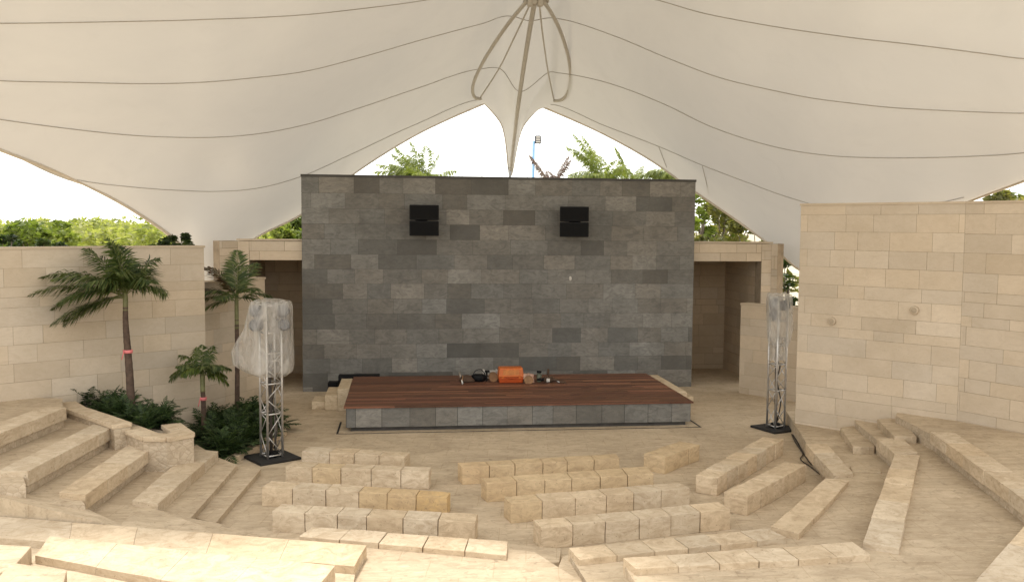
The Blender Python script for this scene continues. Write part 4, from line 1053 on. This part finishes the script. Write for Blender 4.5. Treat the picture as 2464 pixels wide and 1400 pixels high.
# ------------------------------------------------------------------ the tensile canopy
cols = [
 # each: list of (px, py, depth): edge, seam 4, seam 3, seam 2, seam 1, above, overhead (unseen near edge, shaped to let sun onto the foreground)
 [(-800, 130, 17), (-800, 120, 16.8), (-800, 105, 16.4), (-800, 70, 15.6), (-800, 0, 14.6), (-800, -180, 13), (-700, -730, 10.5)],
 [(-380, 240, 19.5), (-380, 230, 19.3), (-380, 210, 19), (-380, 150, 18), (-380, 40, 16.6), (-380, -150, 14.6), (-350, -552, 12.2)],
 [(-160, 298, 21), (-160, 288, 20.8), (-160, 262, 20.4), (-160, 182, 19.2), (-160, 55, 17.6), (-160, -135, 15.5), (-140, -411, 14.0)],
 [(0, 360, 22.6), (0, 355, 22.5), (0, 288, 21.6), (0, 195, 20.2), (0, 57, 18.4), (0, -120, 16.3), (10, -411, 14.0)],
 [(185, 434, 25), (185, 433, 24.9), (180, 312, 22.8), (180, 199, 21), (180, 55, 19), (180, -120, 16.8), (190, -411, 14.0)],
 [(330, 512, 27), (335, 452, 25.8), (330, 327, 23.8), (330, 202, 21.6), (330, 52, 19.5), (330, -120, 17.2), (330, -411, 14.0)],
 [(435, 592, 28.8), (440, 459, 26.6), (430, 331, 24.3), (430, 201, 22), (430, 50, 19.8), (430, -120, 17.4), (430, -371, 14.6)],
 [(510, 760, 31), (512, 461, 27.2), (512, 331, 24.7), (512, 197, 22.2), (512, 47, 20), (512, -120, 17.6), (512, -371, 14.6)],
 [(590, 592, 31), (600, 456, 27.8), (600, 325, 25.2), (600, 189, 22.6), (600, 44, 20.4), (600, -120, 18), (600, -371, 14.6)],
 [(725, 516, 31.5), (725, 425, 29), (725, 303, 26.2), (725, 174, 23.4), (725, 37, 21), (725, -120, 18.5), (725, -371, 14.6)],
 [(865, 409, 32), (840, 374, 30), (860, 262, 27.4), (860, 141, 24.4), (860, 23, 22), (860, -120, 19.4), (850, -371, 14.6)],
 [(1010, 320, 32.5), (1000, 300, 31.2), (1005, 213, 28.8), (1010, 98, 25.6), (1020, 2, 23.2), (1020, -120, 20.4), (980, -371, 14.6)],
 [(1165, 250, 33.2), (1160, 240, 32.5), (1155, 167, 30.4), (1160, 58, 27), (1170, -28, 24.6), (1170, -120, 21.8), (1120, -439, 13.6)],
 [(1205, 298, 34.4), (1200, 246, 33.2), (1205, 167, 31.2), (1232, 40, 27.8), (1252, -30, 25.4), (1255, -110, 22.8), (1220, -504, 12.8)],
 [(1228, 425, 36.2), (1241, 330, 34.6), (1250, 221, 32), (1275, 51, 28), (1287, -25, 25.4), (1290, -105, 23), (1270, -539, 12.3)],
 [(1260, 304, 34.4), (1277, 258, 33.2), (1320, 175, 31.2), (1312, 45, 27.8), (1318, -28, 25.4), (1322, -110, 22.8), (1310, -570, 12.0)],
 [(1302, 256, 33.2), (1325, 252, 32.4), (1342, 176, 30.4), (1350, 47, 27), (1380, -34, 24.6), (1390, -120, 21.8), (1400, -644, 11.3)],
 [(1450, 321, 32.5), (1455, 303, 31), (1455, 198, 28.6), (1480, 88, 25.6), (1570, -2, 23), (1570, -120, 20.4), (1560, -794, 10.0)],
 [(1570, 388, 32), (1585, 353, 29.8), (1600, 252, 27), (1610, 142, 24.4), (1690, 32, 22), (1700, -120, 19.4), (1690, -794, 10.0)],
 [(1680, 466, 31.6), (1690, 398, 28.8), (1715, 307, 26), (1740, 190, 23.4), (1790, 52, 21.2), (1800, -120, 18.6), (1790, -794, 10.0)],
 [(1770, 528, 31.4), (1800, 440, 28), (1830, 345, 25.2), (1860, 218, 22.6), (1890, 69, 20.6), (1900, -120, 18), (1890, -794, 10.0)],
 [(1852, 588, 31.2), (1900, 476, 27.2), (1920, 365, 24.4), (1950, 236, 22), (1980, 82, 20.1), (1985, -120, 17.6), (1980, -794, 10.0)],
 [(1932, 652, 31.2), (1990, 500, 26.6), (2010, 376, 23.8), (2040, 248, 21.5), (2070, 94, 19.6), (2080, -120, 17.2), (2080, -794, 10.0)],
 [(2030, 655, 30), (2090, 508, 26), (2110, 380, 23.2), (2140, 259, 21), (2170, 105, 19.2), (2180, -120, 16.9), (2180, -794, 10.0)],
 [(2170, 560, 27), (2190, 500, 25), (2220, 380, 22.6), (2240, 265, 20.5), (2270, 117, 18.8), (2280, -120, 16.6), (2280, -794, 10.0)],
 [(2320, 488, 24.5), (2320, 475, 23.8), (2330, 377, 22), (2350, 270, 20), (2370, 130, 18.4), (2380, -120, 16.3), (2380, -794, 10.0)],
 [(2464, 434, 22.4), (2464, 424, 22), (2464, 368, 21), (2464, 273, 19.4), (2464, 142, 18), (2464, -120, 16), (2464, -794, 10.0)],
 [(2640, 368, 20.5), (2640, 360, 20.3), (2640, 335, 19.8), (2640, 265, 18.8), (2640, 140, 17.4), (2640, -110, 15.5), (2620, -794, 10.0)],
 [(2900, 275, 18.6), (2900, 268, 18.4), (2900, 250, 18), (2900, 200, 17.2), (2900, 110, 16.2), (2900, -130, 14.6), (2850, -794, 10.0)],
 [(3300, 150, 16), (3300, 142, 15.8), (3300, 125, 15.4), (3300, 90, 14.8), (3300, 10, 14), (3300, -200, 12.8), (3200, -794, 10.0)],
]
G = [[atd(*p) for p in c] for c in cols]
nu, nv = len(G), len(G[0])
def surf(u, v):
    """u over columns, v over rows, both in grid units"""
    i = min(int(u), nu-2); s = u-i
    def row(k): return catmull(G[k], v/(nv-1))
    a, b, c, d = row(max(i-1, 0)), row(i), row(i+1), row(min(i+2, nu-1))
    # chord-length aware tangents keep unequal columns smooth
    l0, l1, l2 = max((b-a).length, 1e-4), max((c-b).length, 1e-4), max((d-c).length, 1e-4)
    m1 = ((b-a)/l0*l1+(c-b)/l1*l0)/(l0+l1)*l1 if i > 0 else c-b
    m2 = ((c-b)/l1*l2+(d-c)/l2*l1)/(l1+l2)*l1 if i < nu-2 else c-b
    if i in (12, 16): m1 = m1*min(1, v*.9)          # the petal tips are real corners of the edge
    if i+1 in (12, 16): m2 = m2*min(1, v*.9)
    h1 = 2*s**3-3*s*s+1; h2 = s**3-2*s*s+s; h3 = -2*s**3+3*s*s; h4 = s**3-s*s
    return b*h1+m1*h2+c*h3+m2*h4
can = empty('tensile_canopy', (4, 24, 0), 'huge cream fabric canopy stretched over the amphitheatre, with pointed legs', 'canopy')
SU, SV = 8, 8
bm = BM(); grid = [[bm.verts.new(surf(i/SU, j/SV)) for j in range((nv-1)*SV+1)] for i in range((nu-1)*SU+1)]
for i in range(len(grid)-1):
    for j in range(len(grid[0])-1):
        bm.faces.new((grid[i][j], grid[i+1][j], grid[i+1][j+1], grid[i][j+1])).smooth = True
obj('membrane', bm, M['membrane'], can, smooth=True)
def down(p): return p+(EYE-p).normalized()*.03
def along_row(v, u0, u1, r, name, m, n=10):
    bm = BM(); k = int((u1-u0)*n); pts = [down(surf(u0+(u1-u0)*i/k, v)) for i in range(k+1)]
    tube(bm, pts, r, 6); return obj(name, bm, M[m], can)
along_row(1, 4, 12, .010, 'seam', 'seam'); along_row(1, 16, nu-5, .010, 'seam', 'seam')
for v in (2, 3, 4): along_row(v, 0, nu-1, .011, 'seam', 'seam')
along_row(0, 0, 7, .055, 'edge_cable', 'edge_band'); along_row(0, 7, 12, .035, 'edge_cable', 'edge_band')
along_row(0, 12, 14, .02, 'edge_cable', 'edge_band'); along_row(0, 14, 16, .02, 'edge_cable', 'edge_band')
along_row(0, 16, 22, .05, 'edge_cable', 'edge_band'); along_row(0, 22, nu-1, .055, 'edge_cable', 'edge_band')
for pa in (((832, 377, 30), (816, 412, 31)), ((930, 331, 31), (908, 372, 32)), ((1585, 353, 29.6), (1604, 403, 31.3)), ((1690, 399, 28.6), (1706, 467, 31))):
    bm = BM(); tube(bm, [atd(*p) for p in pa], .011, 6); obj('seam', bm, M['seam'], can)
# hanging steel ring with its two loops, struts and the ridge tube
RD = 25.2
ring = atd(1290, 0, RD)
bm = BM(); lathe(bm, [(.30, -.06), (.36, -.06), (.36, .06), (.30, .06)], c=ring, sides=24); obj('ring', bm, M['cream_steel'], can)
def ctube(px, r, name, n=40):
    bm = BM(); pts = curve([atd(*p) for p in px], n); tube(bm, pts, r, 10); return obj(name, bm, M['cream_steel'], can)
ctube([(1268, 4, 25), (1235, 42, 26), (1200, 90, 27), (1165, 145, 28.6), (1143, 190, 30), (1137, 218, 31), (1143, 235, 31.6), (1156, 238, 32)], .055, 'loop_tube')
ctube([(1308, 4, 25), (1330, 38, 26), (1350, 80, 27), (1367, 135, 28.6), (1373, 185, 30), (1366, 222, 31), (1352, 240, 31.6), (1334, 243, 32)], .055, 'loop_tube')
ctube([(1277, 8, 25), (1240, 86, 27.4), (1200, 167, 30.2), (1154, 238, 32)], .024, 'strut')
ctube([(1298, 10, 25), (1306, 86, 27.4), (1319, 174, 30.2), (1333, 242, 32)], .024, 'strut')
ctube([(1287, 4, 24.9), (1270, 100, 27.6), (1251, 225, 31.4), (1239, 320, 34), (1229, 408, 35.8)], .072, 'ridge_tube')
for px in (1276, 1300):
    bm = BM(); p = atd(px, 4, 25); box(bm, p.x-.08, p.x+.08, p.y-.08, p.y+.08, p.z-.14, p.z+.08, 0, .02); obj('clamp', bm, M['cream_steel'], can)
bm = BM(); p = atd(1227, 404, 35.9); lathe(bm, [(.03, -.5), (.05, -.4), (.06, -.1), (.02, .12)], c=p, sides=10); tube(bm, [p+Vector((-.1, 0, .05)), p, p+Vector((.14, 0, .1))], .03, 6); tube(bm, [p+Vector((0, 0, -.4)), Vector((p.x, p.y+.6, -.2))], .05, 8); obj('anchor_fitting', bm, M['steel'], can)
